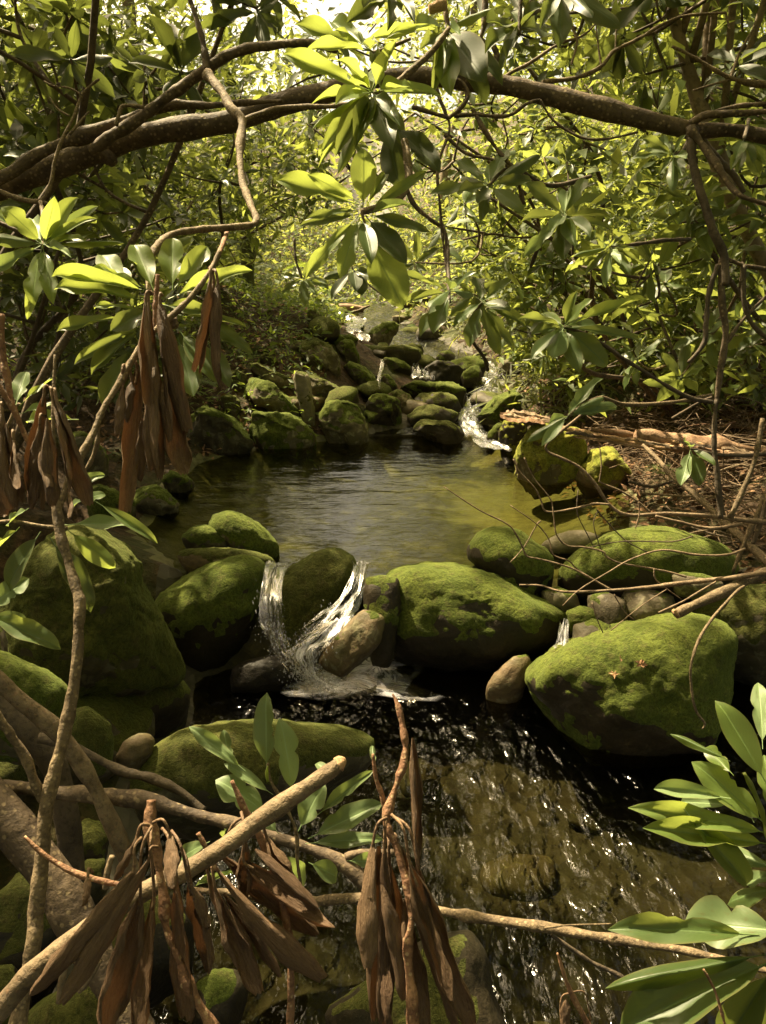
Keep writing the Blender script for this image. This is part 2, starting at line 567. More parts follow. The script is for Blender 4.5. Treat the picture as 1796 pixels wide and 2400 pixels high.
M['pool_bed'] = mat_pool_bed()
M['pool'] = mat_water('pool_water', 9.0, 0.30, 0.045, (0.58, 0.58, 0.36), (0.55, 1.5, 1), 0.35, 0.02)
M['stream'] = mat_water('running_water', 6.0, 0.50, 0.10, (0.40, 0.39, 0.27), (1.8, 0.9, 1), 0.34, 0.085)
M['fall'] = mat_foam('falling_water', 0.06, 6.5, soft=.6, vf=2.2)
M['film'] = mat_foam('thin_water_film', -0.06, 16.0)
M['chute'] = mat_foam('tumbling_water', 0.10, 5.0, 2.6)
M['fall2'] = mat_foam('bright_white_water', 0.38, 5.0, soft=.9, vf=2.6)
M['foam'] = mat_foam('foam', 0.56, 2.4, 3.0, soft=.85, vf=2.5)
def mat_drop():
    t = NT('water_strand')
    pr = t.principled((0.62, 0.61, 0.65), 0.35, None, 0.5)
    tr = t.n('ShaderNodeBsdfTransparent')
    mx = t.n('ShaderNodeMixShader')
    mx.inputs[0].default_value = 0.34
    t.l(tr.outputs[0], mx.inputs[1]); t.l(pr.outputs[0], mx.inputs[2])
    return t.done(mx.outputs[0])


M['drop'] = mat_drop()
M['litter'] = mat_bark('leaf_litter', (0.12, 0.06, 0.03), (0.30, 0.17, 0.085), 0.0, 2.0)

# ------------------------------------------------------------------ terrain
ZW = [(0, 0), (3.52, 0), (3.78, .45), (7.2, .45), (8.2, .58), (9.5, .80), (12.6, 1.15), (15, 1.42), (20, 1.8), (30, 2.6), (60, 5)]
CX = [(0, .75), (3.5, .6), (4.5, .05), (6.8, .12), (7.5, .65), (9.5, 1.0), (11, .45), (12.6, -.25), (15, -.5), (20, -.6), (60, 0)]
HW = [(0, 1.75), (3.5, 1.55), (4.2, 1.5), (6.2, 1.7), (6.9, 1.15), (7.6, .35), (9.5, .4), (12.6, .5), (15, .7), (60, .9)]


def water_z(y):
    return lin(ZW, y)


def ground_z(x, y):
    x = np.asarray(x, dtype=float)
    y = np.asarray(y, dtype=float)
    zw, cx, hw = lin(ZW, y), lin(CX, y), lin(HW, y)
    s = np.where(x < cx, -1, 1)
    d = np.abs(x - cx) - hw
    sl = np.where(s < 0, np.interp(y, [0, 4, 7, 9, 14, 30], [.75, .45, .30, .34, .30, .25]), np.interp(y, [0, 4, 7, 9, 14, 30], [.30, .26, .42, .45, .32, .25]))
    bank = zw + sl * np.clip(d, 0, None) - 0.05 * np.clip(d - 4, 0, None)
    bed = zw - 0.30 * np.clip(-d / 0.55, 0, 1) ** 0.7
    z = np.where(d > 0, bank, bed)
    pp = np.stack([x.ravel() * 1.1, y.ravel() * 1.1, np.zeros(x.size)], 1)
    nz = fbm(pp, 4, 3).reshape(x.shape)
    z = z + nz * 0.05 + np.where(d > 0.4, nz * 0.10, 0)
    z = z + np.clip(y - 19, 0, None) * 0.16
    return z


def march(px, py, lo=1.0, hi=30.0):
    """depth at which the ray through a photograph pixel meets ground or water"""
    r = ray(px, py)
    ds = np.arange(lo, hi, 0.02)
    xs, ys, zs = CAM.x + r.x * ds, CAM.y + r.y * ds, CAM.z + r.z * ds
    g = np.maximum(ground_z(xs, ys), np.where(np.abs(xs - lin(CX, ys)) < lin(HW, ys), lin(ZW, ys), -9))
    k = np.argmax(zs <= g)
    return float(ds[k]) if zs[k] <= g[k] else hi


gx = np.concatenate([np.linspace(-26, -6, 22), np.linspace(-5.8, 5.8, 150), np.linspace(6, 26, 22)])
gy = np.concatenate([np.linspace(-2, 1, 8), np.linspace(1.08, 14, 190), np.linspace(14.3, 60, 70)])
GX, GY = np.meshgrid(gx, gy)
GZ = ground_z(GX, GY)
nX, nY = len(gx), len(gy)
vv = np.stack([GX.ravel(), GY.ravel(), GZ.ravel()], 1)
idx = np.arange(nX * nY).reshape(nY, nX)
ff = np.stack([idx[:-1, :-1].ravel(), idx[:-1, 1:].ravel(), idx[1:, 1:].ravel(), idx[1:, :-1].ravel()], 1)
me = new_mesh('ground', vv, ff, [M['ground'], M['bed'], M['pool_bed']])
cxm = (GX[:-1, :-1] + GX[1:, 1:]) / 2
cym = (GY[:-1, :-1] + GY[1:, 1:]) / 2
inb = (np.abs(cxm - lin(CX, cym)) - lin(HW, cym) < 0.12).ravel().astype(np.int32)
inb[(inb == 1) & (cym.ravel() > 3.85) & (cym.ravel() < 7.3)] = 2
me.polygons.foreach_set('material_index', inb)
tag(obj('ground', me), 'forest floor and stream bed', None, None, 'structure')


def sheet(name, x0, x1, y0, y1, zf, step, mat, amp, freq, seed):
    xs = np.arange(x0, x1 + step, step)
    ys = np.arange(y0, y1 + step, step)
    gX, gY = np.meshgrid(xs, ys)
    p = np.stack([gX.ravel() * freq[0], gY.ravel() * freq[1], np.zeros(gX.size)], 1)
    z = zf(gX, gY) + (fbm(p, 3, seed) * amp).reshape(gX.shape)
    i = np.arange(gX.size).reshape(gX.shape)
    f = np.stack([i[:-1, :-1].ravel(), i[:-1, 1:].ravel(), i[1:, 1:].ravel(), i[1:, :-1].ravel()], 1)
    m = new_mesh(name, np.stack([gX.ravel(), gY.ravel(), z.ravel()], 1), f, mat)
    return tag(obj(name, m), None, None, None, 'structure')


def low_z(x, y):
    # running water: tumbling under the fall, calmer away from it
    return 0.0 * x


sheet('stream_water', -2.2, 3.4, 0.7, 3.74, low_z, 0.02, M['stream'], 0.02, (5.0, 2.6), 5)
sheet('pool_water', -2.6, 2.9, 3.76, 7.3, lambda x, y: 0.45 + 0 * x, 0.04, M['pool'], 0.003, (3.0, 6.0), 9)
sheet('upstream_water', -1.8, 2.4, 7.3, 14.4, lambda x, y: lin(ZW, y) + 0.015, 0.06, M['stream'], 0.02, (4.0, 3.0), 15)

# ------------------------------------------------------------------ tubes (stems, branches, twigs)


def catmull(pts, rad, n=6):
    pts = [np.array(p, dtype=float) for p in pts]
    P_, R_ = [], []
    for i in range(len(pts) - 1):
        p0 = pts[max(i - 1, 0)]; p1 = pts[i]; p2 = pts[i + 1]; p3 = pts[min(i + 2, len(pts) - 1)]
        for k in range(n):
            t = k / n
            P_.append(0.5 * ((2 * p1) + (-p0 + p2) * t + (2 * p0 - 5 * p1 + 4 * p2 - p3) * t * t + (-p0 + 3 * p1 - 3 * p2 + p3) * t ** 3))
            R_.append(rad[i] * (1 - t) + rad[i + 1] * t)
    P_.append(pts[-1]); R_.append(rad[-1])
    return np.array(P_), np.array(R_)


def tube_geo(pts, rad, sides=8, n=6, knob=0.10, seed=0):
    p, r = catmull(pts, rad, n)
    tg = np.gradient(p, axis=0)
    tg /= np.linalg.norm(tg, axis=1)[:, None] + 1e-9
    a = np.array([0, 0, 1.0]) if abs(tg[0][2]) < 0.9 else np.array([1.0, 0, 0])
    u = np.cross(tg[0], a); u /= np.linalg.norm(u)
    ang = np.linspace(0, 2 * math.pi, sides, endpoint=False)
    V = []
    s = np.concatenate([[0], np.cumsum(np.linalg.norm(np.diff(p, axis=0), axis=1))])
    ns = fbm(np.stack([s / (np.maximum(r.mean(), 1e-4) * 5), s * 0 + seed * 3.7, s * 0], 1), 3, seed)
    for i in range(len(p)):
        u = u - tg[i] * np.dot(u, tg[i]); u /= np.linalg.norm(u) + 1e-9
        w = np.cross(tg[i], u)
        ri = r[i] * (1 + knob * ns[i] * 1.4)
        V.append(p[i] + ri * (np.cos(ang)[:, None] * u + np.sin(ang)[:, None] * w))
    V = np.concatenate(V)
    if knob > 0:
        ctr = np.repeat(p, sides, axis=0)
        k = fbm(V / (np.maximum(r.mean(), 1e-4) * 2.2), 3, seed + 50) * knob * 0.8
        V = ctr + (V - ctr) * (1 + k)[:, None]
    F = []
    for i in range(len(p) - 1):
        for j in range(sides):
            F.append((i * sides + j, i * sides + (j + 1) % sides, (i + 1) * sides + (j + 1) % sides, (i + 1) * sides + j))
    n0 = len(V)
    V = np.concatenate([V, p[:1], p[-1:]])
    for j in range(sides):
        F.append((n0, (j + 1) % sides, j))
        b = (len(p) - 1) * sides
        F.append((n0 + 1, b + j, b + (j + 1) % sides))
    return V, F


_tc = [0]


def tube(name, pts, rad, mat, parent=None, sides=8, n=6, knob=0.10):
    _tc[0] += 1
    V, F = tube_geo(pts, rad, sides, n, knob, _tc[0])
    if parent is None:
        o = np.array(V).mean(0)
        return obj(name, new_mesh(name, V - o, F, mat), None, Vector(o))
    return obj(name, new_mesh(name, V, F, mat), parent)


def pl(c, pts, d, r):
    """polyline of photograph-crop points -> world points with depth and true radius along it"""
    q = X(c, pts)
    n = len(q)
    ds = np.interp(np.linspace(0, 1, n), np.linspace(0, 1, len(d)), d) if isinstance(d, (list, tuple)) else np.full(n, d)
    rs = np.interp(np.linspace(0, 1, n), np.linspace(0, 1, len(r)), r) if isinstance(r, (list, tuple)) else np.full(n, r)
    return [P(a, b, k) for (a, b), k in zip(q, ds)], [float(max(rr * CR[c][2] * k / FPX, 0.0008)) for rr, k in zip(rs, ds)]


def stem(name, c, pts, d, r, mat, parent, sides=8, n=6, knob=0.19):
    w, rr = pl(c, pts, d, r)
    return tube(name, w, rr, mat, parent, sides, n, knob)


# ------------------------------------------------------------------ leaves


def leaf_geo(nx, ny, fold, bend, wave, tipc, skew=0.0):
    V, F, UV = [], [], []
    for j in range(ny + 1):
        v = j / ny
        y = 0.10 + 0.90 * v
        vv_ = v ** 1.12
        w = 0.5 * max(math.sin(math.pi * min(max(vv_, 0.0), 1.0)), 0.0) ** 0.62
        if j == ny:
            w = 0.012
        if j == 0:
            w = 0.03
        for i in range(nx + 1):
            u = i / nx * 2 - 1
            x = u * w
            z = fold * abs(u) * w - bend * v * v + wave * math.sin(v * 9 + u * 1.3) * abs(u) * w
            if v > 0.8:
                z -= tipc * (v - 0.8) ** 2 * 6
            V.append((x + skew * v * v, y, z)); UV.append((i / nx, v))
        if j:
            b = len(V) - 2 * (nx + 1)
            for i in range(nx):
                F.append((b + i, b + i + 1, b + nx + 2 + i, b + nx + 1 + i))
    # leaf stalk
    b = len(V)
    for (y, w, z) in ((-0.04, 0.022, 0.012), (0.05, 0.022, 0.006), (0.115, 0.03, -0.002)):
        V += [(-w, y, z), (w, y, z), (0, y, z - 0.03)]
        UV += [(0.5, 0.0)] * 3
    for k in range(2):
        for i in range(3):
            F.append((b + 3 * k + i, b + 3 * k + (i + 1) % 3, b + 3 * k + 3 + (i + 1) % 3, b + 3 * k + 3 + i))
    return V, F, UV


LEAF_M = {}


def leaf_meshes(matname, hi):
    key = (matname, hi)
    if key not in LEAF_M:
        ms = []
        rr = random.Random(5)
        for k in range(9 if hi else 7):
            V, F, UV = leaf_geo(6 if hi else 2, 14 if hi else 6, rr.uniform(.10, .55) * (-1 if rr.random() < .25 else 1), rr.uniform(-.05, .24), rr.uniform(0, .22), rr.uniform(0, .5), rr.uniform(-.07, .07))
            if hi and k in (1, 3, 6, 8):      # insect bites along one edge
                V = [list(v) for v in V]
                for _ in range(rr.randint(1, 2)):
                    j0, side = rr.randrange(4, 12), rr.choice((0, 6))
                    for dj, q in ((-1, .88), (0, rr.uniform(.45, .7)), (1, .85)):
                        r0 = (j0 + dj) * 7
                        V[r0 + side][0] *= q
                        V[r0 + (1 if side == 0 else 5)][0] *= min(1, q * 1.25)
            ms.append(new_mesh('leaf', V, F, M[matname], True, UV))
        LEAF_M[key] = ms
    return LEAF_M[key]


def leaf_at(parent, base, tip, width, nrm, matname='leaf', hi=False, name='leaf'):
    base, tip = Vector(base), Vector(tip)
    y = tip - base
    L = y.length
    y.normalize()
    z = Vector(nrm)
    z = z - y * z.dot(y)
    if z.length < 1e-4:
        z = Vector((0.3, 0.2, 1)); z = z - y * z.dot(y)
    z.normalize()
    x = y.cross(z)
    m = Matrix.Identity(4)
    for i in range(3):
        m[i][0] = x[i] * width; m[i][1] = y[i] * L; m[i][2] = z[i] * L * 0.55; m[i][3] = base[i]
    ms = leaf_meshes(matname, hi)
    return obj(name, random.choice(ms), parent, None, m)


def lpx(parent, c, b, t, wpx, d0, d1=None, matname='leaf', face=0.6, tilt=0.0, nominal=None, sign=None):
    """one leaf traced from the photograph: stalk end b, tip t, visible width wpx, at its own depth"""
    (bx, by), (tx, ty) = X(c, [b, t])
    s = CR[c][2]
    lp = math.hypot(tx - bx, ty - by)
    if d1 is None:
        d1 = d0
        if nominal:
            want = nominal * s
            if lp < want:
                dd = math.sqrt(want * want - lp * lp) / FPX * d0 * 0.8
                sg = sign if sign is not None else (-1 if ty > by else random.choice((-1, 1)))
                d1 = d0 + sg * dd
    B, T_ = P(bx, by, d0), P(tx, ty, d1)
    tocam = (CAM - B).normalized()
    nrm = tocam * face + Vector((0, 0, 1)) * (1 - face)
    nrm += Vector((random.uniform(-1, 1), random.uniform(-.4, .4), random.uniform(-.3, .3))) * 0.28 + Vector((tilt, 0, 0))
    return leaf_at(parent, B, T_, wpx * s * d0 / FPX * 1.08, nrm, matname, True)


def whorl_px(parent, c, ctr, tips, d, w, nominal, matname='leaf', face=0.6):
    """leaves radiating from one shoot tip"""
    for tp in tips:
        tx, ty = tp[0], tp[1]
        ww = tp[2] if len(tp) > 2 else w
        mm = tp[3] if len(tp) > 3 else matname
        bx, by = ctr[0] + (tx - ctr[0]) * 0.05, ctr[1] + (ty - ctr[1]) * 0.05
        lpx(parent, c, (bx, by), (tx, ty), ww, d + random.uniform(-.02, .02), None, mm, face, 0, nominal)


def whorl(parent, ctr, axis, n, L, matname='leaf', droop=0.0, hi=False, budget=None):
    axis = Vector(axis).normalized()
    a = axis.cross(Vector((0.31, 0.77, 0.2))).normalized()
    b = axis.cross(a)
    ph = random.uniform(0, 6.28)
    for k in range(n):
        t = ph + k * 2.39996
        pol = math.radians(random.uniform(42, 100))
        dr = axis * math.cos(pol) + (a * math.cos(t) + b * math.sin(t)) * math.sin(pol)
        dr = (dr + Vector((0, 0, -droop * random.uniform(.5, 1.4)))).normalized()
        ll = L * random.uniform(.52, 1.18)
        nrm = axis + Vector((random.uniform(-.35, .35), random.uniform(-.35, .35), random.uniform(0, .4)))
        c2 = ctr - axis * (0.02 * k / n)
        leaf_at(parent, c2, c2 + dr * ll, ll * random.uniform(.26, .36), nrm, matname, hi)


# rolled, hanging dead leaves --------------------------------------------
DEAD_M = []


def dead_meshes():
    if not DEAD_M:
        rr = random.Random(3)
        for k in range(12):
            V, F, UV = [], [], []
            nx, ny = 10, 14
            phi = math.radians(rr.uniform(95, 175)); tw = rr.uniform(-1.2, 1.2); bd = rr.uniform(-.06, .06); open_ = rr.uniform(-.2, .5)
            ecc = rr.uniform(.3, .85)
            mx_ = rr.uniform(.25, .5); tipw = rr.uniform(.25, .9)
            for j in range(ny + 1):
                v = j / ny
                w = (0.16 + 0.84 * min(v / mx_, 1.0) ** 0.8) * (1.0 - 0.18 * max(v - mx_, 0))
                if v > .80:
                    w *= 1 - ((v - .80) / .20) ** 1.8 * tipw
                ph = phi * (1 - open_ * v * v)
                for i in range(nx + 1):
                    u = i / nx * 2 - 1
                    a = u * ph
                    rad = 0.5 * w * (1.0 - 0.16 * abs(u))
                    x, z = rad * math.sin(a), rad * (1 - math.cos(a)) * ecc - rad * ecc
                    x += .06 * w * math.sin(v * 11 + u * 3 + k) + .03 * w * math.sin(v * 27 + k * 2)
                    z += .05 * w * math.sin(v * 19 + u * 5 + k) + .03 * math.sin(u * 12 + k) * w
                    ct, st = math.cos(tw * v), math.sin(tw * v)
                    V.append((x * ct - z * st, v + 0.012 * math.sin(u * 9 + k) * v, x * st + z * ct + bd * math.sin(v * 3.14) * 4))
                    UV.append((i / nx, v))
                if j:
                    b = len(V) - 2 * (nx + 1)
                    for i in range(nx):
                        F.append((b + i, b + i + 1, b + nx + 2 + i, b + nx + 1 + i))
            DEAD_M.append(new_mesh('dead_leaf', V, F, M['dead'], True, UV))
    return DEAD_M


def dead_px(parent, c, b, t, wpx, d, dt=0.0, node=None):
    (bx, by), (tx, ty) = X(c, [b, t])
    s = CR[c][2]
    B, T_ = P(bx, by, d), P(tx, ty, d + dt)
    y = T_ - B
    L = y.length
    y.normalize()
    z = (CAM - B).normalized()
    ang = random.uniform(0, 6.28)
    z = z - y * z.dot(y); z.normalize()
    x = y.cross(z)
    z2 = z * math.cos(ang) + x * math.sin(ang)
    x2 = y.cross(z2)
    W = wpx * s * d / FPX * 1.32
    m = Matrix.Identity(4)
    for i in range(3):
        m[i][0] = x2[i] * W; m[i][1] = y[i] * L; m[i][2] = z2[i] * W; m[i][3] = B[i]
    o = obj('dead_leaf', random.choice(dead_meshes()), parent, None, m)
    if node is not None:
        (nx_, ny_), = X(c, [node])
        N = P(nx_, ny_, d + 0.01)
        mid = (N + B) * 0.5 + Vector((0, 0, (N - B).length * 0.35 + 0.004)) + (B - N) * 0.15
        tube('leaf_stalk', [N, mid, B, B + y * L * 0.12], [.0022 * d, .002 * d, .0022 * d, .002 * d], M['dead'], parent, 6, 5, 0.0)
    return o


# ------------------------------------------------------------------ rocks
def icos(sub):
    me = bpy.data.meshes.new('tmp')
    import bmesh
    bm = bmesh.new()
    bmesh.ops.create_icosphere(bm, subdivisions=sub, radius=1.0)
    bm.verts.ensure_lookup_table()
    V = np.array([v.co[:] for v in bm.verts])
    F = np.array([[v.index for v in f.verts] for f in bm.faces])
    bm.free()
    bpy.data.meshes.remove(me)
    return V, F


ICO = {k: icos(k) for k in (3, 4, 5, 6)}
_rc = [0]


def vert_normals(V, F):
    n = np.cross(V[F[:, 1]] - V[F[:, 0]], V[F[:, 2]] - V[F[:, 0]])
    N = np.zeros_like(V)
    for k in range(3):
        np.add.at(N, F[:, k], n)
    return N / (np.linalg.norm(N, axis=1)[:, None] + 1e-12)


def finish_rock(name, V, F, label, cat, mat, moss, group, seed, mossmat='moss', thr=0.35):
    ctr = V.mean(0)
    base = np.array([ctr[0], ctr[1], V[:, 2].min()])
    me = new_mesh(name, V - base, F, M[mat])
    o = obj(name, me, None, Vector(base))
    tag(o, label, cat, group)
    if moss > 0:
        N = vert_normals(V, F)
        size = np.ptp(V, axis=0).max()
        hz = np.clip(1.35 - N[:, 2], .35, 1.2)
        nz = hz * fbm(V * (2.6 / max(size, .2)), 4, seed + 7) * 0.36 + hz * fbm(V * 17, 4, seed + 9, .65) * 0.20
        g = N[:, 2] * .85 + nz * 1.15 - (0.92 - 1.35 * moss)
        th = np.clip(g, -0.25, 0.5)
        lump = 0.5 + 0.5 * fbm(V * 34, 3, seed + 4) + 0.25 * fbm(V * 90, 2, seed + 5)
        off = np.where(th > 0, th ** 0.6 * (0.010 + 0.010 * lump), th * 0.02)
        off *= min(1.0, 0.35 + size * 0.75)
        keep = (g[F] > -0.12).any(axis=1)
        if keep.sum() > 20:
            Vm = V + N * off[:, None]
            used = np.unique(F[keep])
            re = -np.ones(len(V), dtype=int); re[used] = np.arange(len(used))
            mm = new_mesh('moss', Vm[used] - base, re[F[keep]], M[mossmat])
            ch = bpy.data.objects.new('moss', mm)
            C.objects.link(ch)
            ch.parent = o
    return o


def rock(name, label, cat, c, outline, thick=0.85, d=None, base=None, mat='rock', moss=0.5, sub=5, rough=0.05, power=2.5, mossmat='moss', group=None, facet=0.0, lift=0.0):
    _rc[0] += 1
    seed = _rc[0] * 13
    q = np.array(X(c, outline))
    cx_, cy_ = (q[:, 0].min() + q[:, 0].max()) / 2, (q[:, 1].min() + q[:, 1].max()) / 2
    if d is None:
        bx = q[np.argmax(q[:, 1]), 0] if base is None else base[0]
        by = q[:, 1].max() if base is None else base[1]
        d = march((bx + cx_) / 2, by)
    # polar outline, densified
    nxt = np.roll(q, -1, axis=0)
    dens = np.concatenate([q + (nxt - q) * k / 12.0 for k in range(12)])
    th = np.arctan2(-(dens[:, 1] - cy_), dens[:, 0] - cx_)
    rr = np.hypot(dens[:, 0] - cx_, dens[:, 1] - cy_)
    o_ = np.argsort(th); th, rr = th[o_], rr[o_]
    grid = np.linspace(-math.pi, math.pi, 181)
    rg = np.interp(grid, np.concatenate([th - 2 * math.pi, th, th + 2 * math.pi]), np.tile(rr, 3))
    ker = np.array([1, 2, 3, 2, 1]) / 9.0
    rg = np.convolve(np.concatenate([rg[-5:-1], rg, rg[1:5]]), ker, 'same')[4:-4]
    V, F = ICO[sub]
    u, v, w = V[:, 0], V[:, 2], V[:, 1]
    rho = np.hypot(u, v)
    s = (rho ** power + np.abs(w) ** power + 1e-9) ** (-1.0 / power)
    rho2, w2 = rho * s, w * s
    t = np.arctan2(v, u)
    R = np.interp(t, grid, rg)
    half = 0.5 * min(np.ptp(q[:, 0]), np.ptp(q[:, 1]) * 1.6)
    D = thick * half
    dc = d + 0.45 * D * d / FPX
    k = dc / FPX
    f = np.array(ray(cx_, cy_).normalized())
    r_ = np.cross(f, [0, 0, 1]); r_ /= np.linalg.norm(r_)
    u_ = np.cross(r_, f)
    ctr = np.array(P(cx_, cy_, dc))
    pos = ctr + (np.cos(t) * R * rho2 * k)[:, None] * r_ + (np.sin(t) * R * rho2 * k)[:, None] * u_ + (w2 * D * k)[:, None] * f
    N = vert_normals(pos, F)
    if np.einsum('ij,ij->i', N, pos - ctr).mean() < 0:
        F = F[:, ::-1]; N = -N
    size = half * k
    if facet > 0:
        rs = np.random.default_rng(seed)
        for _ in range(13):
            n_ = rs.normal(size=3); n_ /= np.linalg.norm(n_)
            pr = (pos - ctr) @ n_
            lim = pr.max() * rs.uniform(.74, .95)
            ov = np.clip(pr - lim, 0, None)
            pos = pos - (ov * facet)[:, None] * n_
        N = vert_normals(pos, F)
    e = np.abs(w2)  # keep the outline, roughen the faces more
    ns = fbm(pos / (size * 0.9), 3, seed) * rough * 1.2 * (0.35 + 0.65 * e) + fbm(pos / (size * 0.28), 4, seed + 3) * rough * 0.38 + fbm(pos * 45, 3, seed + 5) * 0.0022 / max(size, .1) - np.clip(.18 - np.abs(fbm(pos / (size * .55), 3, seed + 8)), 0, 1) * rough * 1.1
    pos = pos + N * (ns * size)[:, None]
    # set the foot of the rock down into the bed it rests on
    h_ = np.ptp(pos[:, 2])
    low = pos[:, 2].min() + .38 * h_
    dz = np.clip(low - pos[:, 2], 0, None)
    pos[:, 2] -= dz * (lift if lift else min(1.2, .16 / max(.38 * h_, .02)))
    return finish_rock(name, pos, F, label, cat, mat, moss, group, seed, mossmat)


def free_rock(name, label, cat, loc, dims, rotz, mat, moss, sub=4, group=None, mossmat='moss_dark'):
    _rc[0] += 1
    seed = _rc[0] * 13
    V, F = ICO[sub]
    s = (np.abs(V) ** 2.7).sum(1) ** (-1 / 2.7)
    pos = V * s[:, None] * np.array(dims)
    rs = np.random.default_rng(seed)
    for _ in range(5):
        n_ = rs.normal(size=3); n_ /= np.linalg.norm(n_)
        pr = pos @ n_
        ov = np.clip(pr - pr.max() * rs.uniform(.7, .9), 0, None)
        pos = pos - (ov * .8)[:, None] * n_
    sz = max(dims)
    nrm = V / np.linalg.norm(V, axis=1)[:, None]
    pos = pos + nrm * ((fbm(pos / (sz * .8), 3, seed) * .10 + fbm(pos / (sz * .25), 3, seed + 2) * .03) * sz)[:, None]
    c_, s_ = math.cos(rotz), math.sin(rotz)
    tl = rs.uniform(-.3, .3)
    R = np.array([[c_, -s_, 0], [s_, c_, 0], [0, 0, 1]]) @ np.array([[1, 0, 0], [0, math.cos(tl), -math.sin(tl)], [0, math.sin(tl), math.cos(tl)]])
    return finish_rock(name, pos @ R.T + np.array(loc), F, label, cat, mat, moss, group, seed, mossmat)

# ================================================================== ROCKS (traced outlines, each at its own distance)
# --- the dam of boulders between the pool and the lower stream
rock('boulder', 'mossy brown boulder splitting the little waterfall in two', 'boulder', 'c5',
     [(1195, 380), (1205, 310), (1250, 250), (1330, 195), (1400, 165), (1480, 168), (1530, 205), (1548, 260), (1530, 340), (1480, 430), (1430, 520), (1330, 600), (1240, 640), (1200, 540)],
     0.8, base=(740, 1580), mat='rock_dark', moss=.66, mossmat='moss_dark', sub=5)
rock('boulder', 'bright green moss-capped boulder right of the waterfall, largest in the dam', 'boulder', 'c6',
     [(0, 330), (20, 285), (80, 255), (180, 235), (300, 232), (400, 245), (480, 275), (560, 315), (640, 355), (700, 380), (770, 400), (800, 440), (795, 490), (760, 540), (700, 585), (560, 640), (400, 660), (250, 665), (100, 650), (30, 610), (5, 540), (8, 450), (-4, 380)],
     0.85, mat='rock_wet', moss=.62, sub=6, power=2.9, rough=.045)
rock('boulder', 'big mossy boulder at the right with two fallen leaves on it', 'boulder', 'c6',
     [(640, 790), (670, 710), (720, 640), (800, 580), (900, 530), (1000, 490), (1100, 455), (1200, 430), (1260, 420), (1330, 430), (1390, 430), (1440, 460), (1468, 505), (1455, 590), (1458, 700), (1440, 810), (1400, 910), (1250, 970), (1100, 1000), (960, 1010), (860, 970), (760, 910), (680, 850)],
     0.8, mat='rock_wet', moss=.72, sub=6, power=2.8, rough=.06)
rock('boulder', 'slanting mossy boulder left of the waterfall with a dark underside', 'boulder', 'c5',
     [(665, 405), (700, 350), (780, 290), (880, 245), (1000, 215), (1080, 206), (1140, 220), (1165, 255), (1145, 340), (1120, 440), (1060, 530), (960, 600), (840, 620), (740, 560), (690, 470)],
     0.85, base=(500, 1560), mat='rock_wet', moss=.60, sub=5)
rock('boulder', 'largest mossy boulder on the left bank behind the bare stem', 'boulder', 'c5',
     [(20, 420), (70, 270), (150, 150), (260, 85), (400, 78), (480, 125), (560, 205), (620, 270), (650, 370), (690, 480), (720, 580), (742, 650), (700, 720), (560, 720), (400, 690), (200, 660), (40, 620), (-20, 520)],
     0.8, d=3.05, mat='rock_dark', moss=.72, mossmat='moss_dark', sub=6, rough=.11, facet=.5)
rock('boulder', 'long mossy boulder at the water edge below the large left boulder', 'boulder', 'c5',
     [(205, 715), (300, 680), (400, 660), (520, 688), (640, 700), (720, 738), (790, 790), (810, 850), (785, 910), (680, 950), (500, 955), (350, 920), (260, 840)],
     0.85, mat='rock_wet', moss=.66, mossmat='moss_dark', sub=5)
rock('boulder', 'mossy boulder cut by the left edge behind the thick stems', 'boulder', 'c5',
     [(-120, 560), (-40, 565), (0, 578), (60, 610), (130, 670), (200, 720), (260, 800), (278, 855), (240, 910), (150, 960), (60, 950), (-120, 900)],
     0.8, d=2.3, mat='rock', moss=.72, sub=5)
rock('rock', 'small pointed mossy rock below the long left boulder', 'rock', 'c5',
     [(305, 910), (335, 848), (390, 843), (430, 885), (470, 940), (474, 1010), (450, 1070), (380, 1075), (315, 1030)], 0.9, d=2.15, mat='rock_dark', moss=.85, mossmat='moss_dark', sub=4)
rock('boulder', 'low flat mossy boulder behind the green shoot in the foreground', 'boulder', 'c5',
     [(560, 1120), (640, 1000), (700, 955), (800, 922), (950, 912), (1100, 918), (1250, 933), (1400, 965), (1550, 1005), (1625, 1060), (1620, 1140), (1300, 1230), (900, 1260), (620, 1220)],
     0.9, d=2.35, mat='rock_dark', moss=.52, mossmat='moss_dark', sub=5)
rock('stone', 'flat bare brown stone between two mossy rocks on the left', 'stone', 'c5',
     [(495, 1040), (540, 980), (600, 958), (650, 972), (668, 1000), (645, 1060), (560, 1095), (505, 1080)], 0.9, d=2.25, mat='rock_tan', moss=0, sub=4)
rock('stone', 'black wet oblong stone at the foot of the waterfall', 'stone', 'c5',
     [(995, 700), (1010, 655), (1060, 632), (1150, 618), (1250, 620), (1310, 643), (1345, 690), (1340, 740), (1200, 765), (1080, 765), (1000, 750)], 0.85, mat='rock_black', moss=0, sub=5)
rock('rock', 'bare tilted block-shaped rock leaning beside the white water', 'rock', 'c5',
     [(1590, 412), (1625, 425), (1655, 455), (1662, 500), (1640, 560), (1590, 625), (1520, 680), (1450, 712), (1395, 705), (1366, 670), (1380, 620), (1440, 550), (1500, 480), (1555, 430)],
     0.7, d=3.45, mat='rock_tan', moss=.12, power=4.0, facet=.8, sub=5, rough=.04, lift=.05)
rock('rock', 'thin flat slab of rock resting on the slanting mossy boulder', 'rock', 'c5',
     [(772, 170), (800, 148), (900, 153), (1000, 163), (1080, 183), (1150, 205), (1195, 235), (1175, 262), (1050, 270), (900, 285), (830, 255), (785, 210)], 0.9, d=4.15, mat='rock_tan', moss=.42, mossmat='moss_dark', sub=5)
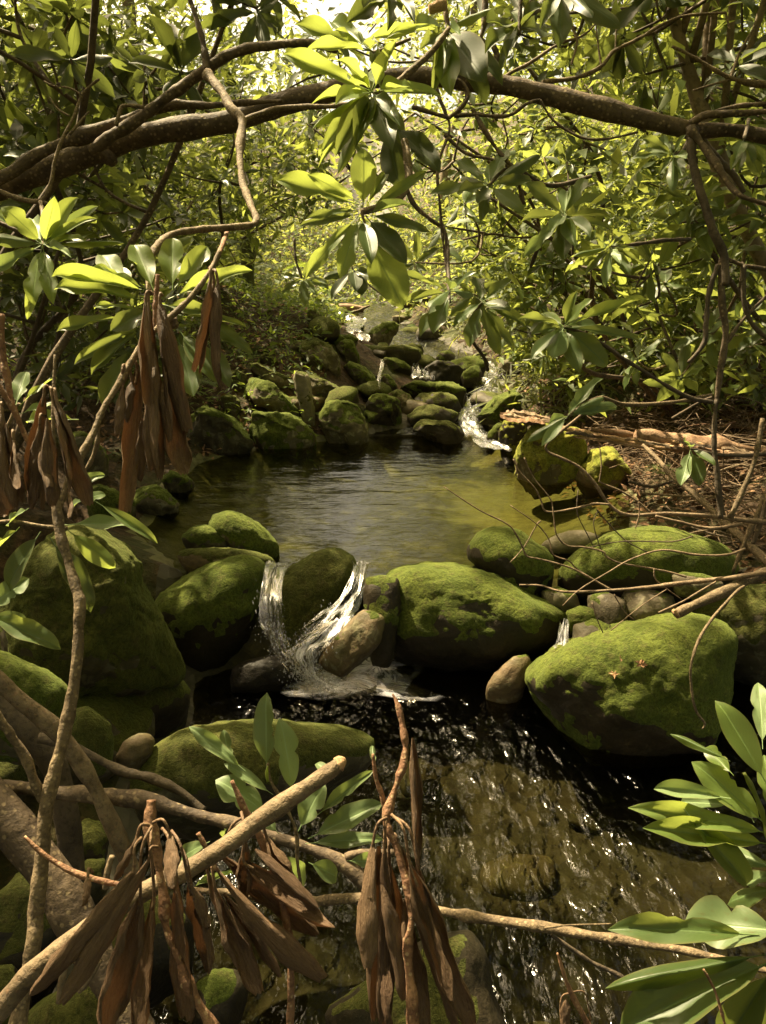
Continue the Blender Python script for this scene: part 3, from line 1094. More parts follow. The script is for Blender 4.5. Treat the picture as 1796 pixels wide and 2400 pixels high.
rock('rock', 'small dark rock beside the rounded green one on the pool edge', 'rock', 'c5',
     [(783, 100), (830, 65), (890, 60), (970, 83), (995, 130), (985, 175), (850, 180), (795, 140)], 0.85, d=4.3, mat='rock_dark', moss=.55, sub=4, rough=.09)
rock('boulder', 'smooth egg-shaped green boulder at the near edge of the pool', 'boulder', 'c5',
     [(908, 45), (930, 8), (990, -5), (1050, 13), (1110, 53), (1160, 103), (1198, 155), (1185, 195), (1090, 200), (1010, 165), (950, 110), (912, 75)], 0.8, d=4.35, mat='rock', moss=.85, sub=5, rough=.025)
rock('rock', 'dark wet rock wedged between the waterfall and the largest dam boulder', 'rock', 'c5',
     [(1565, 330), (1580, 288), (1640, 272), (1720, 285), (1730, 420), (1690, 560), (1600, 560), (1572, 420)], 0.9, d=3.85, mat='rock_wet', moss=.3, sub=4)
rock('boulder', 'round dark boulder with a moss cap behind the largest dam boulder', 'boulder', 'c6',
     [(362, 165), (400, 108), (460, 73), (530, 66), (590, 80), (640, 118), (700, 150), (732, 190), (738, 270), (650, 340), (550, 340), (440, 270), (370, 215)], 0.85, d=4.05, mat='rock_wet', moss=.60, sub=5)
rock('stone', 'pale bare flat stone between two mossy boulders at the pool edge', 'stone', 'c6',
     [(685, 150), (740, 108), (800, 80), (860, 74), (925, 90), (935, 128), (870, 165), (760, 200), (712, 190)], 0.9, d=4.45, mat='rock_pale', moss=0, sub=4, rough=.03)
rock('boulder', 'long low mossy boulder under the bare twigs on the right', 'boulder', 'c6',
     [(770, 310), (830, 230), (900, 170), (960, 118), (1050, 83), (1150, 66), (1220, 63), (1300, 78), (1400, 95), (1462, 130), (1495, 175), (1490, 260), (1380, 330), (1100, 370), (900, 380), (790, 360)], 0.85, d=3.95, mat='rock_wet', moss=.66, sub=5)
rock('stone', 'small wedge-shaped brown stone standing in the lower stream', 'stone', 'c6',
     [(445, 790), (475, 705), (530, 638), (580, 603), (620, 603), (638, 640), (632, 710), (600, 780), (560, 820), (480, 830)], 0.75, mat='rock_tan', moss=.15, sub=4, facet=.5, power=3)
rock('stone', 'small smooth mossy stone in the dark gap right of the dam', 'stone', 'c6',
     [(792, 440), (850, 410), (905, 418), (925, 450), (900, 500), (815, 500)], 0.9, d=3.75, mat='rock_wet', moss=.8, sub=4)
rock('boulder', 'shaded boulder behind the broken log at the right edge', 'boulder', 'c6',
     [(1330, 430), (1450, 365), (1550, 318), (1640, 300), (1760, 340), (1780, 560), (1660, 640), (1480, 620), (1380, 540)], 0.85, d=3.75, mat='rock_dark', moss=.45, mossmat='moss_dark', sub=5)
rock('stone', 'dull flat stone under the twigs beside the long low boulder', 'stone', 'c6',
     [(1228, 285), (1290, 262), (1380, 262), (1450, 280), (1470, 310), (1400, 345), (1270, 340)], 0.9, d=3.75, mat='rock', moss=.2, sub=4)
for lab, pts, dd, mt in (
        ('brown stone in shade below the long low mossy boulder', [(1040, 360), (1130, 330), (1240, 345), (1280, 420), (1240, 500), (1080, 500), (1030, 430)], 3.85, 'rock'),
        ('dark stone in shade under the crossing twigs', [(880, 370), (960, 345), (1040, 370), (1060, 470), (980, 540), (890, 500)], 3.85, 'rock_dark'),
        ('greyish stone at the gap where a thread of water falls', [(680, 350), (760, 325), (830, 350), (860, 410), (790, 440), (700, 420)], 3.95, 'rock'),
        ('lowest dark stone between the two biggest mossy boulders', [(820, 500), (900, 460), (980, 480), (1000, 560), (920, 640), (830, 620)], 3.5, 'rock_dark')):
    rock('stone', lab, 'stone', 'c6', pts, .9, d=dd, mat=mt, moss=.1, sub=4)

# --- rocks round the head of the pool
far = [
    ('dark mossy boulder at the left head of the pool', [(90, 1090), (110, 985), (200, 958), (300, 1008), (400, 1058), (500, 1128), (550, 1195), (520, 1250), (300, 1265), (110, 1240)], 'rock_dark', .66, 'moss', .85, 5),
    ('broad smooth mossy boulder left of the upright stone', [(478, 1045), (560, 1013), (700, 1008), (780, 1023), (850, 1078), (920, 1158), (925, 1210), (800, 1240), (600, 1235), (520, 1195), (490, 1110)], 'rock', .70, 'moss', .8, 5),
    ('sunlit speckled boulder with bald patches at the head of the pool', [(948, 1000), (980, 948), (1060, 923), (1140, 928), (1200, 968), (1250, 1058), (1283, 1130), (1275, 1200), (1150, 1215), (1050, 1205), (980, 1120), (955, 1050)], 'rock', .60, 'moss', .8, 5),
    ('long slab of rock slanting down to the right on the left bank', [(478, 850), (505, 768), (580, 788), (660, 838), (740, 898), (820, 978), (855, 1035), (840, 1070), (760, 1050), (660, 1020), (560, 950), (490, 890)], 'rock', .6, 'moss', .9, 5),
    ('upright post-like stone standing between boulders', [(782, 735), (820, 698), (870, 708), (892, 760), (912, 860), (928, 1000), (933, 1125), (880, 1135), (848, 1020), (815, 880)], 'rock_pale', .28, 'moss_dark', 1.0, 4),
    ('flat grey slab right of the upright stone', [(878, 752), (960, 788), (1060, 828), (1125, 870), (1115, 925), (1000, 935), (915, 900)], 'rock', .30, 'moss_dark', .9, 4),
    ('flat brown slab above the long slanting one', [(490, 695), (560, 685), (660, 738), (760, 798), (785, 835), (700, 850), (580, 800)], 'rock', .35, 'moss_dark', .9, 4),
    ('large bare-faced boulder in the middle of the left bank pile', [(832, 600), (870, 553), (960, 543), (1040, 588), (1085, 640), (1095, 705), (1060, 745), (980, 730), (880, 690)], 'rock', .42, 'moss_dark', .8, 4),
    ('upright mossy rock beside the bare-faced boulder', [(1072, 580), (1110, 543), (1170, 553), (1203, 610), (1230, 680), (1190, 710), (1120, 680), (1080, 630)], 'rock_dark', .55, 'moss', .9, 4),
    ('mossy boulder sloping toward the thin thread of water', [(1095, 700), (1160, 678), (1260, 718), (1320, 778), (1345, 835), (1250, 850), (1150, 810), (1105, 765)], 'rock_dark', .55, 'moss', .8, 4),
    ('dome-shaped boulder with a bright green rim by the pool head', [(1245, 950), (1300, 898), (1380, 893), (1460, 928), (1503, 990), (1505, 1060), (1420, 1110), (1300, 1100), (1250, 1020)], 'rock_wet', .6, 'moss', .85, 5),
    ('rusty brown boulder behind the dome-shaped one', [(1400, 900), (1470, 868), (1540, 898), (1595, 960), (1580, 1020), (1500, 1010)], 'rock_tan', .2, 'moss_dark', .85, 4),
    ('farthest large rock on the right side of the upper stream', [(1250, 545), (1300, 478), (1370, 438), (1440, 428), (1483, 450), (1465, 505), (1400, 550), (1300, 570)], 'rock', .5, 'moss', .85, 4),
    ('small mossy rock below the far log', [(965, 495), (1010, 453), (1060, 453), (1083, 490), (1040, 525)], 'rock_dark', .7, 'moss', .9, 4),
    ('small rounded rock on the left bank pile', [(565, 668), (610, 628), (660, 638), (700, 682), (620, 705)], 'rock_dark', .5, 'moss_dark', .9, 4),
    ('angular rock beside the thin thread of water', [(1340, 800), (1370, 772), (1410, 772), (1465, 840), (1475, 870), (1400, 895), (1345, 850)], 'rock_dark', .5, 'moss', .9, 4),
    ('flat rock with the brightest moss cap on the upper stream', [(1015, 548), (1080, 513), (1170, 513), (1240, 550), (1180, 580), (1080, 585)], 'rock_dark', .95, 'moss', .9, 4),
    ('dark rock under the ferns by the upper stream', [(870, 380), (900, 352), (960, 358), (1000, 400), (1005, 450), (950, 485), (890, 450)], 'rock_dark', .5, 'moss_dark', .9, 4),
    ('low rock at the foot of the left bank pile', [(385, 760), (430, 735), (500, 780), (490, 840), (400, 850)], 'rock_dark', .4, 'moss_dark', .9, 4),
    ('dark mossy rock under the hanging dead leaves', [(330, 910), (380, 890), (440, 920), (470, 1000), (400, 1020), (335, 980)], 'rock_dark', .5, 'moss_dark', .9, 4),
]
for lab, pts, mt, ms, mm, tk, sb in far:
    rock('boulder' if sb == 5 else 'rock', lab, 'boulder' if sb == 5 else 'rock', 'k1', pts, tk, mat=mt, moss=ms * .88, mossmat=mm, sub=5, rough=.12, facet=.95, power=3.0)
far2 = [
    ('long dark slab with a moss top across the upper stream', [(82, 548), (140, 528), (250, 553), (400, 546), (520, 558), (572, 590), (575, 660), (545, 715), (420, 710), (300, 670), (180, 650), (100, 600)], 'rock_wet', .5, 'moss', .8, 5),
    ('dark rock shelf directly under the long mossy slab', [(185, 650), (230, 611), (330, 608), (420, 618), (505, 660), (510, 740), (400, 770), (250, 750)], 'rock_wet', .3, 'moss_dark', .9, 4),
    ('low dark rock behind the flat one at the pool inlet', [(145, 765), (220, 700), (320, 688), (400, 718), (485, 740), (480, 810), (300, 830), (170, 820)], 'rock_wet', .35, 'moss_dark', .9, 4),
    ('flat whale-backed dark rock where the stream enters the pool', [(150, 820), (220, 783), (330, 783), (420, 798), (490, 828), (560, 882), (545, 915), (420, 935), (300, 900), (200, 865)], 'rock_wet', .35, 'moss_dark', .9, 5),
    ('wet black rock with water sliding over its left face', [(235, 505), (280, 438), (340, 408), (430, 410), (500, 430), (525, 480), (495, 560), (380, 560), (280, 555)], 'rock_wet', .12, 'moss_dark', .8, 5),
    ('thick slab with a green top behind the wet black rock', [(400, 420), (520, 383), (620, 378), (660, 400), (655, 520), (600, 545), (520, 500)], 'rock_wet', .45, 'moss', .8, 4),
    ('small upright rock beside the white chute', [(490, 560), (508, 490), (560, 443), (612, 433), (634, 480), (628, 565), (580, 592), (530, 580)], 'rock_dark', .5, 'moss', .8, 4),
    ('round grey rock at the top of the white chute', [(716, 445), (750, 403), (810, 393), (870, 418), (895, 460), (865, 505), (780, 515), (728, 500)], 'rock', .12, 'moss_dark', .85, 4),
    ('dark rock perched above the wet black rock', [(320, 402), (360, 348), (420, 338), (468, 380), (455, 415), (380, 420)], 'rock_dark', .4, 'moss', .9, 4),
    ('dark rock at the right bank of the upper stream', [(126, 322), (180, 293), (240, 308), (270, 350), (200, 380), (135, 368)], 'rock_dark', .4, 'moss_dark', .9, 4),
    ('mossy rock between two threads of the upper stream', [(-20, 420), (0, 390), (60, 383), (130, 408), (190, 457), (150, 485), (60, 482), (0, 465)], 'rock_dark', .5, 'moss', .9, 4),
    ('yellow and black blotched rock at the right pool edge', [(738, 870), (780, 788), (840, 772), (905, 798), (925, 860), (905, 930), (850, 995), (750, 985)], 'rock_wet', .55, 'moss_sunlit', .85, 5),
    ('brightest boulder with sunlit-coloured moss at the right pool edge', [(838, 990), (890, 868), (960, 798), (1040, 796), (1150, 838), (1245, 858), (1297, 930), (1280, 1060), (1210, 1160), (1080, 1195), (950, 1190), (855, 1110)], 'rock_tan', .80, 'moss_sunlit', .8, 6),
    ('smaller boulder with sunlit-coloured moss in front of the twig heap', [(1238, 1150), (1265, 1060), (1330, 988), (1400, 968), (1470, 978), (1530, 1058), (1610, 1135), (1580, 1215), (1400, 1225), (1260, 1215)], 'rock_tan', .75, 'moss_sunlit', .85, 5),
    ('dark grass-hung boulder beside the white chute', [(580, 800), (640, 718), (720, 638), (830, 598), (900, 640), (880, 750), (760, 830), (640, 850)], 'rock_dark', .75, 'moss', .9, 5),
    ('narrow dark rock left of the blotched one', [(662, 905), (720, 810), (790, 795), (800, 840), (760, 900), (710, 960)], 'rock_dark', .6, 'moss', .9, 4),
    ('pebble-sized stone right of the round grey rock', [(905, 440), (940, 428), (980, 440), (975, 460), (920, 465)], 'rock_pale', 0, 'moss', .9, 3),
]
for lab, pts, mt, ms, mm, tk, sb in far2:
    rock('boulder' if sb == 5 else 'rock', lab, 'boulder' if sb >= 5 else 'rock', 'k2', pts, tk, mat=mt, moss=ms * .92, mossmat=mm, sub=max(sb, 4), rough=.12, facet=.9, power=2.8)
# left bank rocks half hidden by the dead leaves
for lab, pts, mt, ms in (
        ('mossy rock at the left pool edge below the dead leaves', [(380, 1000), (430, 975), (500, 1010), (560, 1060), (590, 1110), (500, 1140), (400, 1120)], 'rock_dark', .75),
        ('grey-green rock at the left pool edge with dry grass on it', [(560, 1050), (600, 1000), (680, 990), (740, 1040), (770, 1090), (680, 1120), (580, 1110)], 'rock', .45),
        ('rock at the left pool edge in the shade of the thicket', [(700, 960), (740, 925), (800, 950), (840, 985), (780, 1020), (720, 1010)], 'rock_dark', .45),
        ('pale bank boulder behind the bare stem on the left', [(290, 800), (340, 735), (400, 780), (450, 840), (465, 930), (380, 960), (300, 900)], 'rock', .35)):
    rock('rock', lab, 'rock', 'c3', pts, .85, mat=mt, moss=ms, sub=5, rough=.10, facet=.6)

# --- small stones filling the banks, alike
rs = random.Random(21)
for k in range(90):
    y = rs.uniform(7.2, 15.5)
    side = -1 if rs.random() < .62 else 1
    x = float(lin(CX, y)) + side * (float(lin(HW, y)) * rs.uniform(.5, 1.0) + abs(rs.gauss(0, .75)))
    s = .05 + .17 * rs.random() ** 2.2
    z = float(ground_z(np.array([x]), np.array([y]))[0])
    free_rock('stone', 'small mossy stone packed among the bigger rocks of the upper stream', 'stone', (x, y, z + s * .18), (s * rs.uniform(.9, 2.0), s * rs.uniform(.7, 1.2), s * rs.uniform(.3, .8)), rs.uniform(0, 3.1),
              rs.choice(['rock', 'rock_dark', 'rock_dark', 'rock_wet', 'rock_tan']), rs.choice([.05, .2, .45, .6]), 3, 'small stones of the upper stream')
for k in range(16):
    y = rs.uniform(3.82, 4.1)
    x = rs.uniform(-1.9, 2.3)
    s = rs.uniform(.13, .24)
    free_rock('stone', 'dark wet stone low in the dam under the mossy boulders', 'stone', (x, y, rs.uniform(.05, .22)), (s * 1.3, s, s * .8), rs.uniform(0, 3.1), 'rock_wet', .1, 3, 'dark stones in the dam')
for k in range(14):
    y = rs.uniform(1.5, 3.3)
    x = -1.0 - rs.uniform(0, .9) - (3.3 - y) * .1
    s = rs.uniform(.10, .26)
    z = float(ground_z(np.array([x]), np.array([y]))[0])
    free_rock('stone', 'dark stone on the shaded left bank below the stems', 'stone', (x, y, z + s * .2), (s * 1.2, s, s * .75), rs.uniform(0, 3.1), 'rock_dark', .3, 4, 'stones on the left bank')
for k in range(18):
    y = rs.uniform(1.5, 3.3)
    x = rs.uniform(-.7, 2.3)
    s = rs.uniform(.05, .12)
    z = float(ground_z(np.array([x]), np.array([y]))[0])
    free_rock('stone', 'brown stone lying under the running water of the lower stream', 'stone', (x, y, z + s * .1), (s * 1.4, s, s * .5), rs.uniform(0, 3.1), rs.choice(['rock', 'rock_dark', 'rock_dark']), 0, 3, 'stones on the stream bed')
rock('rock', 'dark mossy rock at the bottom edge below the hanging dead leaves', 'rock', 'c8', [(-250, 1060), (-100, 960), (60, 860), (200, 760), (380, 730), (450, 820), (470, 960), (540, 1110), (500, 1250), (-100, 1250)], .8, d=1.75, mat='rock_wet', moss=.16, mossmat='moss_dark', sub=5)
rock('rock', 'dark wet rock at the lower left with white water beside it', 'rock', 'c7', [(820, 1060), (850, 920), (930, 880), (1030, 900), (1080, 960), (1060, 1030), (980, 1110), (850, 1120)], .9, d=1.85, mat='rock_wet', moss=.15, sub=4)

# ================================================================== WHITE WATER


def ribbon(name, left, right, mat, nu=10, n=8, amp=.012, seed=1, vlen=None):
    """a sheet of falling water between two edge lines (world points)"""
    L, _ = catmull(left, [0] * len(left), n)
    R, _ = catmull(right, [0] * len(right), n)
    V, UV, F = [], [], []
    m = len(L)
    dist = np.concatenate([[0], np.cumsum(np.linalg.norm(np.diff((L + R) / 2, axis=0), axis=1))])
    for i in range(m):
        for j in range(nu + 1):
            u = j / nu
            V.append(L[i] * (1 - u) + R[i] * u); UV.append((u, dist[i] * 2.2))
    V = np.array(V)
    dv = fbm(np.stack([np.tile(np.linspace(0, 6, nu + 1), m), np.repeat(dist * 7, nu + 1), np.zeros(len(V)) + seed], 1), 3, seed)
    V[:, 2] += dv * amp
    V[:, 1] -= np.abs(dv) * amp * 1.2
    arch = np.tile(np.sin(np.linspace(0, math.pi, nu + 1)), m)
    V[:, 2] += arch * amp * .5
    for i in range(m - 1):
        for j in range(nu):
            a = i * (nu + 1) + j
            F.append((a, a + 1, a + nu + 2, a + nu + 1))
    o = obj(name, new_mesh(name, V, F, mat, True, UV))
    return tag(o, None, None, None, 'structure')


def edge(c, pts, ds):
    return [P(a, b, k) for (a, b), k in zip(X(c, pts), ds)]


ribbon('waterfall', edge('c5', [(1150, 215), (1140, 260), (1120, 380), (1130, 500), (1180, 600), (1250, 690), (1330, 740)], [4.0, 3.88, 3.72, 3.62, 3.52, 3.42, 3.38]),
       edge('c5', [(1260, 225), (1225, 262), (1215, 380), (1225, 500), (1270, 600), (1330, 680), (1385, 735)], [4.05, 3.85, 3.66, 3.56, 3.46, 3.40, 3.38]), M['fall'], 18, 12, .014, 3)
ribbon('waterfall', edge('c5', [(1520, 215), (1520, 250), (1470, 350), (1370, 440), (1260, 540), (1230, 610), (1290, 680), (1340, 730)], [4.0, 3.82, 3.68, 3.56, 3.48, 3.44, 3.40, 3.38]),
       edge('c5', [(1600, 220), (1582, 255), (1560, 370), (1510, 470), (1430, 560), (1380, 620), (1385, 690), (1400, 735)], [4.0, 3.82, 3.66, 3.52, 3.44, 3.40, 3.38, 3.36]), M['fall'], 18, 12, .014, 5)
ribbon('waterfall', edge('c5', [(1400, 470), (1300, 550), (1230, 600), (1270, 660), (1340, 735), (1380, 760)], [3.55, 3.46, 3.40, 3.36, 3.33, 3.31]),
       edge('c5', [(1510, 455), (1450, 540), (1380, 600), (1365, 660), (1385, 715), (1450, 750)], [3.5, 3.42, 3.37, 3.34, 3.32, 3.30]), M['fall2'], 18, 12, .014, 8)
ribbon('waterfall', edge('c6', [(765, 470), (755, 520), (735, 580)], [3.7, 3.62, 3.5]), edge('c6', [(805, 470), (800, 520), (800, 580)], [3.7, 3.62, 3.5]), M['fall2'], 6, 6, .02, 13)
# separate threads and beads of falling water


def threads(left, right, n, seed, seg=(.10, .35), r=(.0015, .0045), spread=.02, drops=150):
    rs = random.Random(seed)
    L, _ = catmull(left, [0] * len(left), 10)
    R, _ = catmull(right, [0] * len(right), 10)
    m = len(L)
    VV, FF, o = [], [], 0
    for k in range(n):
        u = rs.random()
        s0 = rs.uniform(0, .85)
        s1 = min(1, s0 + rs.uniform(*seg))
        pts = []
        for j in range(5):
            s = s0 + (s1 - s0) * j / 4
            f = s * (m - 1); i = int(min(f, m - 2)); q = f - i
            uu = min(max(u + rs.gauss(0, .02), 0), 1)
            a = (L[i] * (1 - q) + L[i + 1] * q) * (1 - uu) + (R[i] * (1 - q) + R[i + 1] * q) * uu
            pts.append(a + np.array([rs.gauss(0, .0025), -rs.uniform(0.004, spread + .004) * .5, rs.gauss(0, .0035)]))
        rr = rs.uniform(*r)
        V, F = tube_geo(pts, [rr * .2, rr, rr * .8, rr, rr * .1], 5, 3, .3, k)
        VV.append(V); FF += [tuple(i + o for i in f) for f in F]; o += len(V)
    oc = np.array([(1, 0, 0), (-1, 0, 0), (0, 1, 0), (0, -1, 0), (0, 0, 1), (0, 0, -1)], dtype=float)
    of = [(0, 2, 4), (2, 1, 4), (1, 3, 4), (3, 0, 4), (2, 0, 5), (1, 2, 5), (3, 1, 5), (0, 3, 5)]
    for k in range(drops):
        u, s = rs.uniform(-.1, 1.1), rs.uniform(.1, 1) ** .6
        i = int(s * (m - 1))
        a = L[i] * (1 - u) + R[i] * u + np.array([rs.gauss(0, .02), -rs.uniform(0, .06), rs.gauss(0.01, .025)])
        rr = rs.uniform(.0012, .0035)
        VV.append(oc * np.array([rr, rr, rr * rs.uniform(1, 3)]) + a); FF += [tuple(i2 + o for i2 in f) for f in of]; o += 6
    return tag(obj('waterfall_spray', new_mesh('waterfall_spray', np.concatenate(VV), FF, M['drop'])), 'threads and beads of falling water in the little waterfall', None, None, 'stuff')


threads(edge('c5', [(1150, 230), (1135, 260), (1120, 380), (1130, 500), (1180, 600), (1250, 690), (1330, 740)], [3.98, 3.86, 3.70, 3.60, 3.50, 3.40, 3.36]), edge('c5', [(1250, 230), (1225, 262), (1215, 380), (1225, 500), (1270, 600), (1330, 680), (1385, 735)], [4.0, 3.83, 3.64, 3.54, 3.44, 3.38, 3.36]), 26, 1, (.015, .05), (.0008, .0018), .03, 420)
threads(edge('c5', [(1520, 225), (1520, 250), (1470, 350), (1370, 440), (1260, 540), (1230, 610), (1290, 680), (1340, 730)], [3.98, 3.80, 3.66, 3.54, 3.46, 3.42, 3.38, 3.36]), edge('c5', [(1590, 225), (1582, 255), (1560, 370), (1510, 470), (1430, 560), (1380, 620), (1385, 690), (1400, 735)], [3.98, 3.80, 3.64, 3.50, 3.42, 3.38, 3.36, 3.34]), 10, 2, (.02, .06), (.0008, .0016), .03, 220)
threads(edge('c5', [(1400, 470), (1300, 550), (1230, 600), (1270, 660), (1340, 735), (1380, 760)], [3.52, 3.43, 3.37, 3.33, 3.31, 3.30]), edge('c5', [(1510, 455), (1450, 540), (1380, 600), (1365, 660), (1385, 715), (1450, 750)], [3.47, 3.39, 3.35, 3.32, 3.30, 3.28]), 14, 3, (.02, .07), (.0008, .0018), .03, 420)
# foam on the lower stream below the fall


def patch(name, c, ctr, rx, ry, z, mat, rot=0.0, seed=1):
    d = (z - CAM.z) / ray(*X(c, [ctr])[0]).z
    p = P(*X(c, [ctr])[0], d)
    V, UV, F = [], [], []
    n, m = 28, 12
    for i in range(n):
        a = i / n * 2 * math.pi
        k = 1 + .28 * math.sin(3 * a + seed) + .16 * math.sin(5 * a + 2 * seed)
        for j in range(m + 1):
            r = j / m
            x, y = math.cos(a) * rx * r * k, math.sin(a) * ry * r * k
            V.append((p.x + x * math.cos(rot) - y * math.sin(rot), p.y + x * math.sin(rot) + y * math.cos(rot), z))
            UV.append((.5 * r + .5, a * .8 + r * .6))
    for i in range(n):
        for j in range(m):
            a, b = i * (m + 1) + j, ((i + 1) % n) * (m + 1) + j
            F.append((a, a + 1, b + 1, b))
    V = np.array(V)
    V[:, 2] += fbm(np.stack([V[:, 0] * 9, V[:, 1] * 9, V[:, 0] * 0], 1), 3, seed) * .012 + .018
    return tag(obj(name, new_mesh(name, V, F, mat, True, UV)), None, None, None, 'structure')


patch('foam', 'c5', (1500, 745), .40, .17, .004, M['foam'], -.2, 2)
patch('foam', 'c5', (1620, 670), .26, .22, .008, M['foam'], .3, 5)
patch('foam', 'c5', (1380, 735), .14, .08, .014, M['fall2'], .3, 7)
patch('foam', 'c5', (1400, 760), .22, .10, .012, M['foam'], 0, 3)
patch('foam', 'c5', (810, 660), .12, .08, .006, M['foam'], 0, 4)
# the white chute into the head of the pool, and threads farther up


def run(c, mids, wd, ds, mat, name='rapids', lift=.03, seed=1):
    pts = [P(a, b, k) for (a, b), k in zip(X(c, mids), ds)]
    L, R = [], []
    for i, p in enumerate(pts):
        w = (wd[i] if isinstance(wd, (list, tuple)) else wd) * CR[c][2] * ds[i] / FPX
        L.append(p + Vector((-w / 2, 0, lift))); R.append(p + Vector((w / 2, 0, lift)))
    return ribbon(name, L, R, mat, 10, 8, .025, seed)


def gd(c, mids, f=0.985):
    return [march(*X(c, [m])[0]) * f for m in mids]


mids = [(690, 430), (700, 480), (730, 525), (680, 590), (640, 640), (600, 700), (550, 770), (560, 830), (620, 900), (700, 960), (800, 1000)]
run('k2', mids, [80, 110, 190, 185, 170, 150, 130, 140, 160, 150, 90], gd('k2', mids), M['chute'], seed=4)
for mids, w, sd in (([(160, 395), (195, 430), (205, 475), (220, 530), (300, 540)], [40, 50, 50, 90, 60], 6), ([(270, 470), (275, 500), (270, 530)], 60, 7),
                    ([(330, 430), (318, 480), (310, 535)], 35, 8)):
    run('k2', mids, w, gd('k2', mids, .97), M['chute'], seed=sd)
for mids, w, sd in (([(1370, 685), (1365, 740), (1350, 800), (1345, 880)], 26, 9), ([(1090, 385), (1150, 410), (1210, 430), (1180, 490), (1240, 530), (1260, 560)], [120, 150, 120, 90, 90, 60], 10)):
    run('k1', mids, w, gd('k1', mids, .97), M['chute'], seed=sd)

for lab, pts, dd, mt, ms in (
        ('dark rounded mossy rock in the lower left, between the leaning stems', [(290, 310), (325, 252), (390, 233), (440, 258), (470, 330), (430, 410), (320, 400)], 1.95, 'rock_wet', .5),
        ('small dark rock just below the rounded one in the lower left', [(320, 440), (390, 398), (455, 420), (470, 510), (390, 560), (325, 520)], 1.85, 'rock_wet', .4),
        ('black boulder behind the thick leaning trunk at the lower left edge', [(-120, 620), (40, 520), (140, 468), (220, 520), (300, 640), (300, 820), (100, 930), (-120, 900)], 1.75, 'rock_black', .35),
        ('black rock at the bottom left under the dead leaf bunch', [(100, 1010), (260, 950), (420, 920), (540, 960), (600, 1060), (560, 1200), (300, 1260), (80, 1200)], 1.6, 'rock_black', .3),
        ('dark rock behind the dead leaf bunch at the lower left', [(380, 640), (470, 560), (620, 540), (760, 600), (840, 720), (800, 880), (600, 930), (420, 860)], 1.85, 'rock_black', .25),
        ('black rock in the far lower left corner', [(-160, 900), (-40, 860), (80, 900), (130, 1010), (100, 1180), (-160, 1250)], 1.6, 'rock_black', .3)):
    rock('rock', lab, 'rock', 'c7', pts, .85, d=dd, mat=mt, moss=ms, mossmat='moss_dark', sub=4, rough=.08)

# ================================================================== STEMS AND LEAVES NEAR THE CAMERA
# --- the great arching trunk across the top of the view
t = thing('rhododendron', P(-30, 460, 2.6), 'thick bare brown trunk arching across the whole top of the view', 'tree')
arch = X('c1', [(-140, 870), (-40, 825), (60, 790), (230, 722), (400, 655), (600, 590), (800, 552), (1000, 520), (1200, 452), (1440, 390)]) + \
    X('k3', [(760, 520), (1000, 500), (1250, 505)]) + X('c2', [(500, 362), (600, 380), (800, 432), (1000, 482), (1200, 532), (1340, 562), (1500, 562), (1680, 592), (1800, 600)])
arr = [58, 58, 56, 54, 54, 52, 50, 48, 46, 44, 42, 42, 44, 48, 50, 49, 47, 44, 42, 36, 34, 34]
dep = np.linspace(2.55, 2.35, len(arch))
tube('trunk', [P(a, b, k) for (a, b), k in zip(arch, dep)], [r * .9 * S * k / FPX for r, k in zip(arr, dep)], M['bark'], t, 16, 8, .10)
stem('broken_stub', 'c1', [(430, 640), (470, 680), (490, 705)], 2.5, [44, 34, 20], M['bark'], t, 10)
stem('branch', 'c1', [(-140, 850), (-60, 800), (60, 735), (180, 655), (300, 605), (450, 552), (600, 492), (740, 452), (900, 455), (1100, 440), (1220, 436)], [2.45, 2.4, 2.35], [34, 32, 28, 25, 22, 14, 9], M['bark'], t, 12)
stem('branch', 'c1', [(395, 650), (470, 595), (600, 512), (720, 420), (830, 342), (890, 302), (960, 250), (1060, 212), (1200, 192), (1340, 190), (1450, 215)], [2.4, 2.25, 2.2], [26, 25, 22, 20, 15], M['bark'], t, 12)
stem('branch', 'c1', [(890, 305), (880, 200), (850, 90), (812, -30), (800, -90)], 2.22, [15, 11, 10], M['bark'], t)
stem('branch', 'c2', [(1335, 555), (1335, 680), (1380, 850), (1430, 1000), (1475, 1110), (1480, 1230)], [2.35, 2.3, 2.3], [24, 17, 14], M['bark_dark'], t, 10)
stem('branch', 'c2', [(1330, 560), (1420, 680), (1500, 800), (1560, 850), (1680, 885)], [2.33, 2.2], [18, 14, 12], M['bark'], t, 10)
stem('branch', 'c2', [(1330, 535), (1400, 497), (1550, 488), (1680, 480)], [2.35, 2.25], [22, 15, 12], M['bark'], t, 10)
stem('branch', 'c2', [(1400, 500), (1500, 462), (1680, 446)], [2.34, 2.3], [11, 9], M['bark'], t)
stem('branch', 'c2', [(1370, 585), (1450, 690), (1520, 760), (1560, 830)], 2.45, [16, 9], M['bark_dark'], t)

t = thing('rhododendron_branch', P(*X('c1', [(900, 330)])[0], 2.2), 'pale crooked branch dropping from the arching trunk, lit along its length', 'branch')
stem('branch', 'c1', [(895, 320), (950, 388), (1000, 470), (1045, 520), (1035, 640), (1045, 780), (1080, 880), (1105, 950), (1050, 975), (850, 990), (740, 1010), (680, 1060), (650, 1110), (640, 1200), (645, 1260)], [2.2, 2.0, 1.75, 1.5, 1.38], [20, 18, 16, 16, 15, 14, 11], M['twig'], t, 10)
stem('twig', 'c1', [(1040, 522), (1150, 482), (1250, 462), (1400, 460), (1500, 450)], 2.1, [13, 9], M['twig'], t)
stem('twig', 'c1', [(985, 985), (965, 1040), (940, 1103), (905, 1165)], [1.7, 1.45], [10, 9], M['twig_red'], t)

